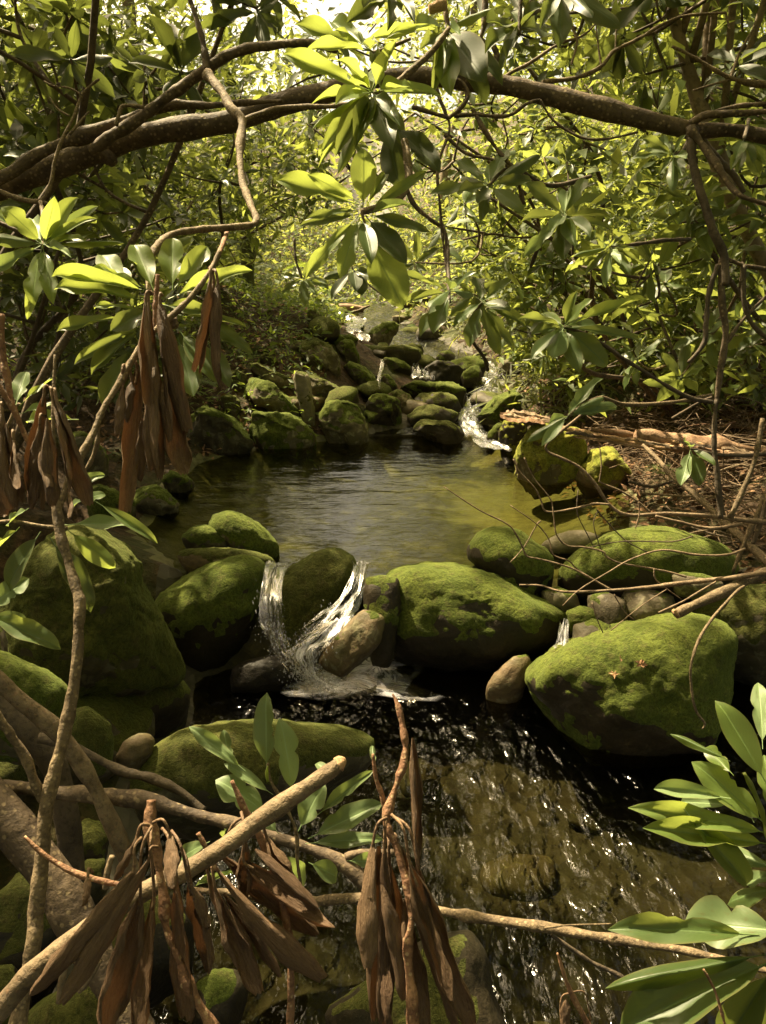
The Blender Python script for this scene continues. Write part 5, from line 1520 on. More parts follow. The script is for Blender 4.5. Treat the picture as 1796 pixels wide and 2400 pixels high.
# --- right middle whorls over the pool
specs = [
    ('dark-centred leaf whorl below the right limb, nearest the middle', 'c2', (460, 800), 2.1, [(318, 668), (340, 735), (540, 610, 70), (690, 640), (650, 770), (430, 920, 50), (205, 812), (410, 880), (605, 905, 60), (465, 715, 36, 'leaf_pale'), (330, 830)], 210, 'leaf', [(460, 800), (560, 720), (720, 800), (900, 760)]),
    ('broad-leaved whorl in the middle of the right thicket', 'c2', (785, 930), 2.0, [(632, 778, 75), (800, 820, 55, 'leaf_pale'), (885, 738, 60), (985, 935, 32), (612, 1090, 55, 'leaf_pale'), (785, 1110, 85), (895, 1020, 60), (1000, 985, 36), (735, 970, 60, 'leaf_pale'), (830, 1060, 60), (600, 950, 40)], 220, 'leaf', [(785, 930), (700, 1010), (640, 1150)]),
    ('bright-edged leaf whorl hanging over the white chute', 'c4', (785, 305), 1.9, [(676, 225, 65, 'leaf_fresh'), (830, 160, 55), (885, 180, 60, 'leaf_fresh'), (930, 290, 95), (600, 255, 40), (650, 330, 50), (735, 405, 85, 'leaf_pale'), (845, 485, 70), (980, 470, 95), (1130, 350, 45), (640, 420, 60), (1140, 170, 50, 'leaf_fresh')], 220, 'leaf', [(785, 305), (900, 350), (1100, 480), (1300, 600), (1420, 630)]),
    ('cluster of leaves drooping over the upper stream, right of the glowing whorl', 'c4', (290, 150), 2.0, [(148, 325, 62), (225, 335, 78), (90, 205, 40), (70, 70, 30), (300, 90, 50, 'leaf_pale'), (410, 150, 50, 'leaf_pale'), (200, 190, 60), (380, 60, 40)], 200, 'leaf', [(290, 200), (285, 60), (280, -60), (250, -160)]),
    ('drooping dark leaves on a slanting stem above the chute', 'c4', (430, 200), 2.05, [(375, 390, 70), (500, 425, 62), (310, 275, 45), (580, 400, 45), (545, 220, 60), (620, 300, 50), (410, 80, 60), (560, 100, 60)], 190, 'leaf', [(430, 200), (370, 320), (440, 440), (455, 490)]),
    ('dull leaf whorl right of the middle, low in the thicket', 'k5', (440, 935), 2.3, [(245, 1120, 60), (395, 1225, 75, 'leaf_pale'), (590, 1125, 75), (170, 965, 50), (500, 1020, 60, 'leaf_pale'), (720, 1080, 36), (560, 800, 40), (650, 940, 30), (330, 840, 50)], 300, 'leaf', [(440, 935), (560, 920), (850, 880), (1060, 870)]),
    ('grey-leaved whorl under the right limb', 'k5', (930, 210), 2.3, [(710, 60, 85), (820, 75, 70, 'leaf_pale'), (1035, 240, 80, 'leaf_pale'), (930, 455, 85, 'leaf_pale'), (1000, 380, 80), (610, 200, 60), (1000, 60, 60), (700, 150, 60, 'leaf_pale'), (820, 340, 50), (880, 90, 70)], 290, 'leaf', [(930, 210), (1000, 180), (1050, 90)]),
    ('leaf whorl beside the dark stem below the right limb', 'k5', (1105, 590), 2.4, [(860, 470, 70), (970, 760, 75, 'leaf_pale'), (1290, 420, 60, 'leaf_fresh'), (860, 690, 40), (1270, 600, 60, 'leaf_pale'), (1390, 510, 45), (1050, 740, 60), (1230, 680, 60), (1160, 420, 60)], 280, 'leaf', [(1105, 590), (1180, 640), (1230, 760)]),
    ('pale hanging leaves at the right edge below the limb', 'k5', (1480, 90), 2.1, [(1420, 200, 95, 'leaf_pale'), (1440, 330, 80), (1610, 370, 100), (1380, 300, 70), (1700, 300, 90), (1560, 250, 80)], 260, 'leaf', [(1480, 90), (1500, 20), (1520, -60)]),
    ('small leaf pair hanging on a thin twig above the twig heap', 'c4', (1330, 830), 2.6, [(1290, 990, 58, 'leaf_pale'), (1365, 990, 70), (1435, 890, 40), (1300, 800, 40, 'leaf_pale')], 170, 'leaf', [(1330, 830), (1430, 855), (1560, 860), (1680, 850)]),
    ('pale leaves on the long twig above the golden boulder', 'c4', (800, 690), 2.5, [(620, 785, 40, 'leaf_pale'), (690, 805, 44, 'leaf_pale'), (720, 720, 38, 'leaf_pale'), (830, 640, 40), (940, 510, 52, 'leaf_pale'), (1020, 630, 60, 'leaf_pale'), (960, 600, 40), (880, 560, 40, 'leaf_pale'), (1010, 660, 40)], 170, 'leaf_pale', [(800, 690), (930, 610), (1050, 640), (1250, 630), (1420, 600)]),
]
for lab, c, ctr, d, tips, nom, mm, sp in specs:
    t = thing('rhododendron_branch', P(*X(c, [ctr])[0], d), lab, 'branch')
    stem('stem', c, sp, [d, d + .25], [7 if c != 'k5' else 12, 9 if c != 'k5' else 16], M['bark_dark'] if mm == 'leaf' else M['twig'], t)
    whorl_px(t, c, ctr, tips, d, 55 if c != 'k5' else 80, nom, mm, .55)

# thin bare stems hanging through the middle and right
t = thing('bare_shrub', P(*X('c2', [(80, 560)])[0], 2.2), 'thin wavy brown stems hanging down right of the glowing whorl', 'shrub')
for pts, r in (([(70, 560), (85, 650), (90, 750), (130, 870), (200, 940), (270, 1000), (275, 1130), (300, 1240)], [10, 9, 8]), ([(225, 300), (240, 400), (270, 480), (290, 560), (240, 720), (250, 900), (268, 1100)], [8, 5]), ([(80, 560), (160, 640), (240, 740)], [7, 5]), ([(230, 180), (260, 320), (340, 350), (370, 420), (300, 500), (260, 500), (130, 460)], [8, 9, 10]),
               ([(310, 500), (400, 495), (540, 500), (620, 450), (680, 430)], [9, 7]), ([(270, 580), (360, 660), (480, 690), (600, 750), (700, 830)], [8, 7]), ([(390, 470), (440, 560), (500, 650), (570, 740), (610, 880)], [9, 10]), ([(680, 430), (740, 520), (850, 590), (960, 600), (1100, 570)], [6, 5]), ([(520, 520), (540, 600), (530, 640)], [5, 4])):
    stem('stem', 'c2', pts, 2.15, r, M['bark'], t)
t = thing('bare_shrub', P(*X('c2', [(530, 330)])[0], 2.6), 'long pale bare twigs crossing above the right limb', 'shrub')
for pts, r in (([(500, 350), (560, 310), (640, 270), (760, 190), (870, 150), (950, 65)], [9, 6, 4]), ([(690, 352), (830, 337), (940, 290), (1000, 220), (1100, 170), (1200, 110), (1300, 70), (1480, 55)], [9, 8, 6]), ([(945, 285), (930, 190), (920, 90)], [5, 3]), ([(1005, 220), (1010, 90)], [4, 3]), ([(1480, 55), (1500, 130)], [5, 4]),
               ([(1680, 365), (1600, 360), (1510, 340), (1430, 300), (1350, 250), (1250, 200)], [14, 11, 7]), ([(1500, 345), (1540, 230), (1610, 110)], [8, 5]), ([(1510, 340), (1440, 360), (1340, 390)], [6, 4]), ([(820, 120), (840, 180), (815, 280)], [6, 4])):
    stem('twig', 'c2', pts, 2.6, r, M['twig'], t)
t = thing('bare_shrub', P(*X('c4', [(1460, 0)])[0], 2.4), 'dark upright stems at the right edge above the fallen log', 'shrub')
for pts, r, m_ in (([(1475, -30), (1460, 60), (1465, 200), (1480, 330), (1460, 480), (1440, 640)], [12, 14, 12], 'bark'), ([(1450, 40), (1410, 150), (1395, 300), (1385, 380), (1320, 460)], [12, 11, 7], 'bark_dark'), ([(1480, 10), (1560, 40), (1680, 60)], [10, 9], 'bark'), ([(1560, 40), (1560, 200), (1600, 300), (1680, 370)], [11, 9], 'bark_dark'), ([(1480, 380), (1560, 270), (1680, 150)], [8, 6], 'bark'), ([(1440, 620), (1430, 800), (1445, 980), (1460, 1130)], [10, 11, 12], 'bark_dark'), ([(1250, 700), (1350, 640), (1420, 610)], [6, 7], 'bark'), ([(1640, 700), (1600, 900), (1500, 1130)], [10, 12], 'twig')):
    stem('stem', 'c4', pts, 2.6, r, M[m_], t)

# --- bare twigs over the pool from the right
t = thing('bare_bush', P(*X('k4', [(1690, 480)])[0], 3.0), 'tangle of thin bare twigs reaching left over the pool from the right bank', 'bush')
for pts, d, r, m_ in (
        ([(1690, 480), (1500, 465), (1300, 440), (1000, 425), (760, 432), (640, 365), (540, 220), (440, 120), (320, 60), (240, 20), (250, -40), (420, -180), (600, -330)], [3.0, 2.9], [14, 12, 9, 8, 7, 8], 'twig'),
        ([(640, 365), (540, 360), (420, 390), (240, 412), (200, 340), (160, 260), (60, 150), (20, 70)], 2.92, [6, 5, 3], 'twig'),
        ([(905, 415), (830, 350), (720, 280), (590, 225), (580, 200), (590, 120), (580, 0)], 2.95, [6, 5, 3], 'twig'),
        ([(1690, 795), (1500, 830), (1330, 850), (1140, 870), (900, 900), (650, 920), (350, 930), (200, 890), (60, 885)], [2.7, 2.9], [16, 14, 12, 9, 6, 4], 'twig'),
        ([(1140, 835), (1020, 800), (860, 770), (700, 740), (620, 700), (600, 670), (480, 640), (370, 630), (300, 560), (280, 430), (260, 330), (150, 190), (90, 60)], 2.85, [6, 5, 4, 3], 'twig'),
        ([(650, 918), (500, 830), (380, 770), (200, 720), (110, 700), (80, 640), (40, 560), (-20, 490), (-200, 400), (-430, 250)], 2.88, [6, 5, 5, 3], 'twig'),
        ([(660, 918), (530, 845), (430, 780), (380, 730), (280, 690), (250, 590), (170, 490), (0, 370)], 2.9, [5, 4, 3], 'twig'),
        ([(1520, 650), (1400, 690), (1200, 690), (980, 660), (780, 720), (640, 800), (450, 915), (340, 1020)], 2.75, [7, 6, 4, 3], 'twig'),
        ([(960, 1065), (1120, 990), (1220, 930), (1330, 865)], 2.7, [6, 5], 'twig'),
        ([(480, 650), (640, 615), (780, 602), (1050, 605), (1180, 570)], 2.9, [3, 4], 'bark_dark'),
        ([(940, 440), (1100, 480), (1300, 520), (1500, 490)], 2.95, [7, 9, 10], 'twig'),
        ([(200, 470), (170, 500), (90, 640), (0, 740)], 2.9, [4, 3], 'twig'), ([(830, 350), (835, 430), (810, 520)], 2.93, [4, 3], 'twig'), ([(560, 400), (630, 480), (750, 600), (900, 680)], 2.92, [4, 3], 'bark_dark'), ([(930, 780), (950, 860), (1110, 980)], 2.8, [4, 3], 'twig'),
        ([(530, 1000), (560, 1100), (600, 1195)], 2.9, [4, 3], 'twig'), ([(670, 945), (740, 1060), (800, 1110)], 2.88, [4, 3], 'twig'), ([(1010, 915), (850, 1020), (650, 1180)], 2.85, [3, 3], 'twig'), ([(440, 270), (435, 420), (500, 560), (540, 640)], 2.95, [3, 3], 'bark_dark'), ([(600, 690), (540, 500), (570, 400)], 2.95, [3, 3], 'bark_dark')):
    stem('twig', 'k4', pts, d, [k * 1.2 for k in r], M['brush' if m_ == 'twig' else m_], t, 7, 5, .12)  # paler brush colour stands in for sun on these twigs
t = thing('broken_branch', P(*X('k4', [(1690, 790)])[0], 2.6), 'short thick broken branch lying on the big right boulder', 'branch')
stem('branch', 'k4', [(1075, 1072), (1200, 1010), (1400, 920), (1600, 830), (1760, 770)], [2.72, 2.75], [32, 34, 34, 32], M['twig'], t, 12)
stem('snapped_end', 'k4', [(1080, 1070), (1066, 1078), (1060, 1082)], 2.71, [30, 26, 10], M['cutwood'], t, 8, 2, .3)
t = thing('vine', P(*X('c6', [(1520, 350)])[0], 2.7), 'single pale vine curling down the front of the big right boulder', 'vine')
stem('stem', 'c6', [(1560, 320), (1520, 350), (1430, 450), (1370, 540), (1335, 640), (1330, 730), (1350, 850), (1390, 910), (1380, 935)], [2.66, 2.5, 2.52], [6, 7, 6, 4], M['twig'], t, 7, 6, .1)
t = thing('fallen_branch', P(*X('k4', [(1700, 780)])[0], 3.1), 'straight pale dead stem slanting down to the right across the twig heap', 'branch')
stem('branch', 'k4', [(860, -20), (960, 80), (1060, 190), (1240, 340), (1400, 490), (1540, 620), (1720, 790)], [3.6, 3.0], [13, 16, 20, 24, 26, 28], M['twig'], t, 10)
stem('branch', 'k4', [(1310, -60), (1340, 130), (1350, 250), (1380, 440)], 3.2, [10, 14, 16], M['bark_dark'], t)
stem('branch', 'k4', [(1700, 200), (1600, 430), (1520, 600), (1440, 800)], 3.1, [20, 18, 14], M['twig'], t)
stem('branch', 'k4', [(1730, 100), (1620, 480), (1570, 620)], 3.0, [18, 16], M['bark'], t)

# --- fallen leaves on the big right boulder
for lab, ctr, sz, mm, sd in (('pale cream fallen leaf on the big right boulder', (1000, 700), 30, 'cutwood', 1), ('curled brown fallen leaf on the big right boulder', (1115, 665), 46, 'litter', 2), ('narrow brown leaf scrap on the big right boulder', (1020, 632), 26, 'litter', 3)):
    (qx, qy), = X('c6', [ctr])
    rr2 = random.Random(sd)
    V = [(0, 0, .004)]
    F = []
    n = 14
    for i in range(n):
        a = i / n * 6.283
        r = (1.0 if i % 2 else .5) * rr2.uniform(.7, 1.15) * (1 if sd < 3 else (1.3 if abs(math.cos(a)) > .8 else .3))
        V.append((math.cos(a) * r, math.sin(a) * r * .7, rr2.uniform(0, .35)))
    for i in range(n):
        F.append((0, 1 + i, 1 + (i + 1) % n))
    k = sz * S * 2.85 / FPX
    o = obj('fallen_leaf', new_mesh('fallen_leaf', np.array(V) * k, F, M[mm], False), None, P(qx, qy, 2.85))
    tag(o, lab, 'leaf', 'fallen leaves')
    o['_drop'] = 1

# ================================================================== RIGHT BANK: log, bark, sticks
def strip(name, pts, width, mat, parent, seed):
    """a ragged flat splinter of bark or wood"""
    p, _ = catmull(pts, [0] * len(pts), 5)
    tg = np.gradient(p, axis=0); tg /= np.linalg.norm(tg, axis=1)[:, None]
    rg_ = np.random.default_rng(seed)
    up = np.array([rg_.normal(0, .5), -.5 + rg_.normal(0, .4), 1.0]); up /= np.linalg.norm(up)
    V, F = [], []
    m = len(p)
    for i in range(m):
        s = np.cross(tg[i], up); s /= np.linalg.norm(s) + 1e-9
        e = .35 + .65 * math.sin(math.pi * min(max(i / (m - 1), .04), .96)) ** .5
        a, b = width * e * rg_.uniform(.3, .62), width * e * rg_.uniform(.3, .62)
        c = up * width * rg_.uniform(-.08, .10)
        V += [p[i] - s * a + c, p[i] + up * width * .22 + c, p[i] + s * b + c, p[i] - up * width * .10 + c]
    for i in range(m - 1):
        for k in range(4):
            F.append((i * 4 + k, i * 4 + (k + 1) % 4, i * 4 + 4 + (k + 1) % 4, i * 4 + 4 + k))
    F += [(3, 2, 1, 0), tuple((m - 1) * 4 + k for k in range(4))]
    return obj(name, new_mesh(name, V, F, mat, False), parent)


t = thing('fallen_log', P(*X('c4', [(1655, 830)])[0], 5.2), 'rotten reddish log lying along the right bank behind the golden boulders', 'log')
stem('log', 'c4', [(1090, 770), (1200, 790), (1350, 815), (1500, 830), (1680, 850), (1800, 865)], 5.1, [20, 27, 33, 36, 38, 38], M['log'], t, 18, 8, .34)
stem('splinter', 'c4', [(740, 730), (850, 760), (1000, 790), (1150, 820), (1250, 830)], [5.3, 5.0], [8, 14, 16, 10], M['cutwood'], t, 8, 6, .2)
stem('splinter', 'c4', [(900, 745), (1050, 770), (1200, 800)], 5.2, [10, 16, 12], M['log'], t, 8, 6, .2)
rs = random.Random(12)
for k in range(11):
    a0 = rs.uniform(760, 1480)
    L_ = rs.uniform(120, 330)
    y0 = 742 + (a0 - 740) * .125 + rs.uniform(-22, 34)
    strip('bark_strip', [P(*X('c4', [(a0 + L_ * q_, y0 + L_ * .12 * q_ + rs.uniform(-5, 5))])[0], 5.0 + rs.uniform(-.08, .05)) for q_ in (0, .33, .66, 1)], rs.uniform(.02, .05), M[rs.choice(['log', 'brush', 'bark', 'cutwood'])], t, k)
t = thing('bark_slab', P(*X('c4', [(610, 680)])[0], 5.9), 'flaky slab of dead bark jutting over the blotched rock', 'bark')
for k in range(7):
    x0, x1 = 500 + rs.uniform(0, 60), 730 - rs.uniform(0, 60)
    y0 = 672 + k * 4
    strip('bark_flake', [P(*X('c4', [(x0 + (x1 - x0) * q_, y0 + 26 * q_ + rs.uniform(-6, 6))])[0], 5.9 - k * .02) for q_ in (0, .3, .7, 1)], rs.uniform(.05, .10), M[rs.choice(['log', 'litter', 'brush', 'litter'])], t, 40 + k)
def PZ(px, py, z):
    r = ray(px, py)
    return CAM + r * ((z - CAM.z) / r.z)


def PM(c, at, foot):
    return P(*X(c, [at])[0], march(*X(c, [foot])[0]) * 1.03)


# leaves are left out between the sun and these spots, to light them
SUNLIT = [(PM('k2', (980, 900), (1050, 1190)), .75), (PM('k2', (1380, 1030), (1400, 1225)), .40), (P(850, 530, 1.5), .34), (P(*X('k3', [(560, 480)])[0], 1.6), .42), (P(*X('k3', [(1000, 150)])[0], 1.75), .25), (P(*X('c3', [(600, 60)])[0], 1.36), .36), (P(*X('c1', [(185, 960)])[0], 1.5), .2),
          (P(*X('c6', [(200, 300)])[0], 3.5), .5), (P(*X('c6', [(500, 320)])[0], 3.5), .3), (P(*X('c6', [(1150, 560)])[0], 2.9), .36), (P(*X('c8', [(1400, 200)])[0], .82), .24), (P(*X('c8', [(1500, 680)])[0], .66), .15), (P(*X('c5', [(1150, 950)])[0], 1.2), .18), (P(*X('c7', [(1080, 120)])[0], 1.2), .14), (P(*X('c7', [(1450, 220)])[0], 1.2), .14), (P(*X('c5', [(60, 340)])[0], 1.16), .15), (P(*X('c3', [(90, 580)])[0], 1.16), .12), (P(*X('c3', [(400, 990)])[0], 1.16), .14),
          (PM('k1', (1060, 1000), (1100, 1215)), .25), (PM('k1', (650, 1050), (700, 1240)), .22), (P(850, 690, 13.5), 1.2), (P(*X('k2', [(660, 600)])[0], 7.6), .4), (P(*X('c4', [(1300, 830)])[0], 5.1), .3),
          (PM('k4', (1450, 300), (1450, 380)), .25), (P(*X('c1', [(700, 560)])[0], 2.5), .16), (P(*X('c2', [(600, 370)])[0], 2.45), .2), (P(*X('c5', [(430, 50)])[0], 1.16), .18),
          (P(*X('k5', [(300, 600)])[0], 6.5), .6), (P(1050, 480, 8.0), .8), (P(*X('c5', [(1050, 60)])[0], 4.4), .2), (P(*X('c6', [(1150, 100)])[0], 4.1), .22), (P(*X('c1', [(1050, 800)])[0], 1.9), .15), (P(*X('k1', [(1150, 450)])[0], 11.5), .7), (P(*X('c7', [(1000, 300)])[0], .83), .07),
          (PZ(1000, 1680, 0), .22), (PZ(700, 2250, 0), .2), (P(*X('c5', [(900, 280)])[0], 3.75), .2), (P(*X('c5', [(500, 250)])[0], 3.0), .16), (P(*X('k1', [(1400, 480)])[0], 11.0), .5)]


def not_in_beam(q, m=0.10):
    q = np.asarray(q, dtype=float)
    ok = np.ones(len(q), dtype=bool)
    s = np.array(SUN_DIR)
    for c, r in SUNLIT:
        v = q - np.array(c)
        a = v @ s
        dd = np.linalg.norm(v - a[:, None] * s, axis=1)
        ok &= ~((a > .45) & (dd < r + m))
    return ok


rs = random.Random(77)
for k in range(70):
    x, y = rs.uniform(1.75, 3.6), rs.uniform(3.9, 6.3)
    z = float(ground_z(np.array([x]), np.array([y]))[0]) + rs.uniform(.03, .28)
    L = rs.uniform(.25, .9)
    a = rs.gauss(.3, .8)
    el = rs.gauss(0, .22)
    dv = Vector((math.cos(a) * math.cos(el), math.sin(a) * math.cos(el), math.sin(el))) * L * .5
    c0 = Vector((x, y, z))
    r = rs.uniform(.003, .011)
    sd = Vector((rs.uniform(-.05, .05), rs.uniform(-.05, .05), rs.uniform(-.04, .06)))
    o = tube('stick', [c0 - dv, c0 - dv * .3 + sd, c0 + dv * .4 - sd * .5, c0 + dv], [r, r * .95, r * .8, r * .6], M[rs.choice(['twig', 'log', 'twig_red', 'bark_pale', 'bark'])], None, 6, 3, .12)
    tag(o, 'dead stick lying in the tangled heap of twigs on the right bank', 'stick', 'sticks of the right bank heap')
# dry leaf litter in the heap: nobody could count it


def leaf_cloud(name, pts, nrm, size, aspect, mat, seed, jitter=.6, fold=.12):
    rg = np.random.default_rng(seed)
    n = len(pts)
    d = rg.normal(size=(n, 3))
    nr = nrm + rg.normal(size=(n, 3)) * jitter
    nr /= np.linalg.norm(nr, axis=1)[:, None] + 1e-9
    d -= nr * np.einsum('ij,ij->i', d, nr)[:, None]
    d /= np.linalg.norm(d, axis=1)[:, None] + 1e-9
    w = np.cross(d, nr)
    L = size * rg.uniform(.6, 1.35, n)
    W = L * aspect * rg.uniform(.7, 1.2, n)
    a = pts
    b = pts + d * (L * .42)[:, None] + w * (W * .5)[:, None] + nr * (W * fold)[:, None]
    c = pts + d * L[:, None] - nr * (L * rg.uniform(0, .2, n))[:, None]
    e = pts + d * (L * .42)[:, None] - w * (W * .5)[:, None] + nr * (W * fold)[:, None]
    m_ = pts + d * (L * .45)[:, None]
    V = np.stack([a, b, c, e, m_], 1).reshape(-1, 3)
    i = np.arange(n) * 5
    F = np.concatenate([np.stack([i, i + 1, i + 4], 1), np.stack([i + 1, i + 2, i + 4], 1), np.stack([i + 2, i + 3, i + 4], 1), np.stack([i + 3, i, i + 4], 1)])
    me = bpy.data.meshes.new(name)
    me.vertices.add(len(V)); me.vertices.foreach_set('co', V.astype(np.float32).ravel())
    me.loops.add(len(F) * 3); me.loops.foreach_set('vertex_index', F.astype(np.int32).ravel())
    me.polygons.add(len(F)); me.polygons.foreach_set('loop_start', (np.arange(len(F)) * 3).astype(np.int32))
    me.polygons.foreach_set('loop_total', np.full(len(F), 3, dtype=np.int32))
    me.materials.append(mat)
    me.update(calc_edges=True)
    me.validate()
    return me


rg = np.random.default_rng(4)
n = 5200
lx, ly = rg.uniform(1.5, 4.4, n), rg.uniform(3.7, 8.5, n)
lz = ground_z(lx, ly) + rg.uniform(0, .05, n)
tag(obj('leaf_litter', leaf_cloud('leaf_litter', np.stack([lx, ly, lz], 1), np.array([[0, 0, 1.0]]), .07, .45, M['litter'], 3, .5)), 'dry brown leaf litter and twigs on the right bank', None, None, 'stuff')
n = 5000
lx, ly = rg.uniform(-4.2, -.6, n), rg.uniform(5.6, 14.0, n)
lz = ground_z(lx, ly) + rg.uniform(0, .04, n)
ok = np.abs(lx - lin(CX, ly)) > lin(HW, ly)
tag(obj('leaf_litter', leaf_cloud('leaf_litter', np.stack([lx, ly, lz], 1)[ok], np.array([[0, 0, 1.0]]), .075, .45, M['litter'], 6, .5)), 'dry brown leaf litter on the left bank', None, None, 'stuff')
# fine twig tangle
V_, F_, o_ = [], [], 0
rs = random.Random(5)
for k in range(1500):
    x, y = rs.uniform(1.8, 3.8), rs.uniform(3.8, 6.6)
    z = float(ground_z(np.array([x]), np.array([y]))[0]) + rs.uniform(.02, .34)
    L = rs.uniform(.12, .5)
    a, el = rs.gauss(.3, 1.0), rs.gauss(0, .35)
    dv = np.array([math.cos(a) * math.cos(el), math.sin(a) * math.cos(el), math.sin(el)]) * L * .5
    c0 = np.array([x, y, z])
    r = rs.uniform(.0012, .004)
    V, F = tube_geo([c0 - dv, c0 + np.array([0, 0, rs.uniform(-.03, .03)]), c0 + dv], [r, r, r * .6], 4, 2, 0)
    V_.append(V); F_ += [tuple(i + o_ for i in f) for f in F]; o_ += len(V)
tag(obj('brushwood', new_mesh('brushwood', np.concatenate(V_), F_, M['brush'])), 'fine tangled brushwood on the right bank', None, None, 'stuff')
# trailing bank plants beside the chute
n = 2600
bx = rg.normal(1.65, .38, n); by = rg.uniform(7.0, 12.5, n)
bx = bx + np.interp(by, [7, 9, 12], [0.1, .35, -.2])
bz = ground_z(bx, by) + rg.uniform(0, .28, n)
dn = np.stack([rg.normal(-.5, .25, n), rg.normal(-.35, .3, n), rg.normal(.7, .2, n)], 1)
tag(obj('bank_plants', leaf_cloud('bank_plants', np.stack([bx, by, bz], 1), dn, .20, .12, M['grass'], 8, .35)), 'trailing narrow-leaved plants covering the right bank', None, None, 'stuff')
n = 9000
bx = rg.uniform(-4.2, -.6, n); by = rg.uniform(6.8, 13.5, n)
bz = ground_z(bx, by) + rg.uniform(0, .2, n)
tag(obj('ground_cover', leaf_cloud('ground_cover', np.stack([bx, by, bz], 1), np.array([[.2, -.2, 1.0]]), .085, .35, M['fern'], 9, .5)), 'small leafy ground cover on the left bank', None, None, 'stuff')

# ferns by the upper stream
def fern(base, n, L, label, seed):
    t = thing('fern', base, label, 'fern')
    rs = random.Random(seed)
    for k in range(n):
        a = k / n * 6.283 + rs.uniform(-.3, .3)
        ll = L * rs.uniform(.7, 1.1)
        V, F = [], []
        m = 16
        for j in range(m):
            s_ = j / (m - 1)
            c_ = Vector((math.cos(a) * ll * s_, math.sin(a) * ll * s_, ll * (.75 * s_ - .72 * s_ * s_)))
            w = ll * .20 * math.sin(math.pi * min(.08 + s_ * .92, 1)) + .004
            sd = Vector((-math.sin(a), math.cos(a), -.15))
            fw = Vector((math.cos(a), math.sin(a), 0)) * ll * .035
            for sg in (-1, 1):
                b = len(V)
                V += [c_ - fw * .5, c_ + fw * .5, c_ + sd * w * sg + fw * 1.2, c_ + sd * w * sg * .6 - fw * .3]
                F.append((b, b + 1, b + 2, b + 3))
        obj('frond', new_mesh('frond', [v + base for v in V], F, M['fern'], False), t)


for lab, px, py, d, n_, L, sd in (('fern with pale fronds on the left bank below the mossy trunk', 690, 745, 9.6, 11, .55, 1), ('fern left of the far stream, nearest the far log', 740, 690, 11.5, 9, .5, 2), ('small fern at the left pool edge under the dead leaves', 505, 905, 6.6, 9, .34, 3), ('tall feathery fern high on the left bank', 660, 640, 11.0, 12, .7, 4), ('fern beside the twig heap at the right pool edge', 1555, 1110, 4.9, 7, .16, 5)):
    fern(P(px, py, d), n_, L, lab, sd)
t = thing('far_log', P(820, 728, 13.0), 'pale log lying across the far end of the stream', 'log')
stem('log', 'k1', [(975, 350), (1060, 338), (1150, 335), (1250, 345)], 13.2, [22, 26, 26, 20], M['log'], t, 12, 5, .12)
stem('log', 'k1', [(1140, 375), (1220, 350), (1290, 320)], 13.0, [8, 9, 7], M['twig'], t, 8)

# ================================================================== THICKETS
def shrub(label, base, crowns, n_whorl, L, matname, seed, extra=0, stems=3, group='rhododendron shrubs of the thicket', keep=None, name='rhododendron_shrub', droop=.25, extram='foliage_dark'):
    rs = random.Random(seed)
    random.seed(seed)
    base = Vector(base)
    t = thing(name, base, label, 'shrub', group)
    tips = []
    tries = 0
    while len(tips) < n_whorl and tries < n_whorl * 40:
        tries += 1
        c, r = rs.choice(crowns)
        v = Vector((rs.gauss(0, 1), rs.gauss(0, 1), rs.gauss(0, 1))).normalized() * rs.uniform(.25, 1) ** .5
        p = Vector((c[0] + v.x * r[0], c[1] + v.y * r[1], c[2] + v.z * r[2]))
        if keep and not keep(p):
            continue
        if not not_in_beam(np.array([p]), .12)[0]:
            continue
        tips.append((p, v))
    nodes = [base + Vector((0, 0, .05))]
    cen = Vector((0, 0, 0))
    for p, v in tips:
        cen += p
    cen /= max(len(tips), 1)
    for k in range(stems):
        q = base.lerp(cen, rs.uniform(.75, 1.1)) + Vector((rs.gauss(0, .35), rs.gauss(0, .35), rs.gauss(0, .3)))
        m1 = base.lerp(q, .4) + Vector((rs.gauss(0, .22), rs.gauss(0, .22), rs.uniform(-.05, .25)))
        m2 = base.lerp(q, .72) + Vector((rs.gauss(0, .18), rs.gauss(0, .18), rs.uniform(-.1, .15)))
        tube('branch', [base, m1, m2, q], [.022, .018, .014, .009], M[rs.choice(['bark', 'bark_dark'])], t, 7, 5, .12)
        nodes += [m1, m2, q, m1.lerp(m2, .5), m2.lerp(q, .5)]
    tips.sort(key=lambda a: (a[0] - base).length)
    nl = 0
    for p, v in tips:
        b = min(nodes, key=lambda q: (q - p).length + (0.6 if q.z > p.z + .3 else 0))
        mid = b.lerp(p, .5) + Vector((rs.gauss(0, .07), rs.gauss(0, .07), rs.uniform(-.12, .04)))
        r0 = .006 + .006 * min((p - b).length, 1)
        tube('branch', [b, mid, p], [r0, r0 * .8, .0045], M[rs.choice(['bark', 'bark_dark', 'twig'])], t, 5, 4, .08)
        nodes += [mid, b.lerp(mid, .5)]
        n_ = rs.randint(7, 10)
        if nl + n_ > 298:
            break
        nl += n_
        ax = (v * .5 + Vector((rs.gauss(0, .3), rs.gauss(-.15, .3), rs.uniform(.2, 1.0)))).normalized()
        whorl(t, p, ax, n_, L, matname, droop)
    if extra:
        rg = np.random.default_rng(seed)
        pts = []
        for c, r in crowns:
            m = int(extra / len(crowns))
            v = rg.normal(size=(m * 2, 3)); v /= np.linalg.norm(v, axis=1)[:, None]
            v *= rg.uniform(.1, 1.05, m * 2)[:, None] ** .4
            q = np.array(c) + v * np.array(r)
            # clumps, with gaps between them
            kk = fbm(q * 2.1, 2, seed) > -.05
            q = q[kk][:m]
            if keep:
                q = np.array([a for a in q if keep(Vector(a))]).reshape(-1, 3)
            pts.append(q[not_in_beam(q)])
        pts = np.concatenate(pts)
        me = leaf_cloud('foliage', pts, np.array([[0, -.2, 1.0]]), L * .85, .30, M[extram], seed, .7)
        o = obj('foliage', me, t)
        o['kind'] = 'stuff'
    return t


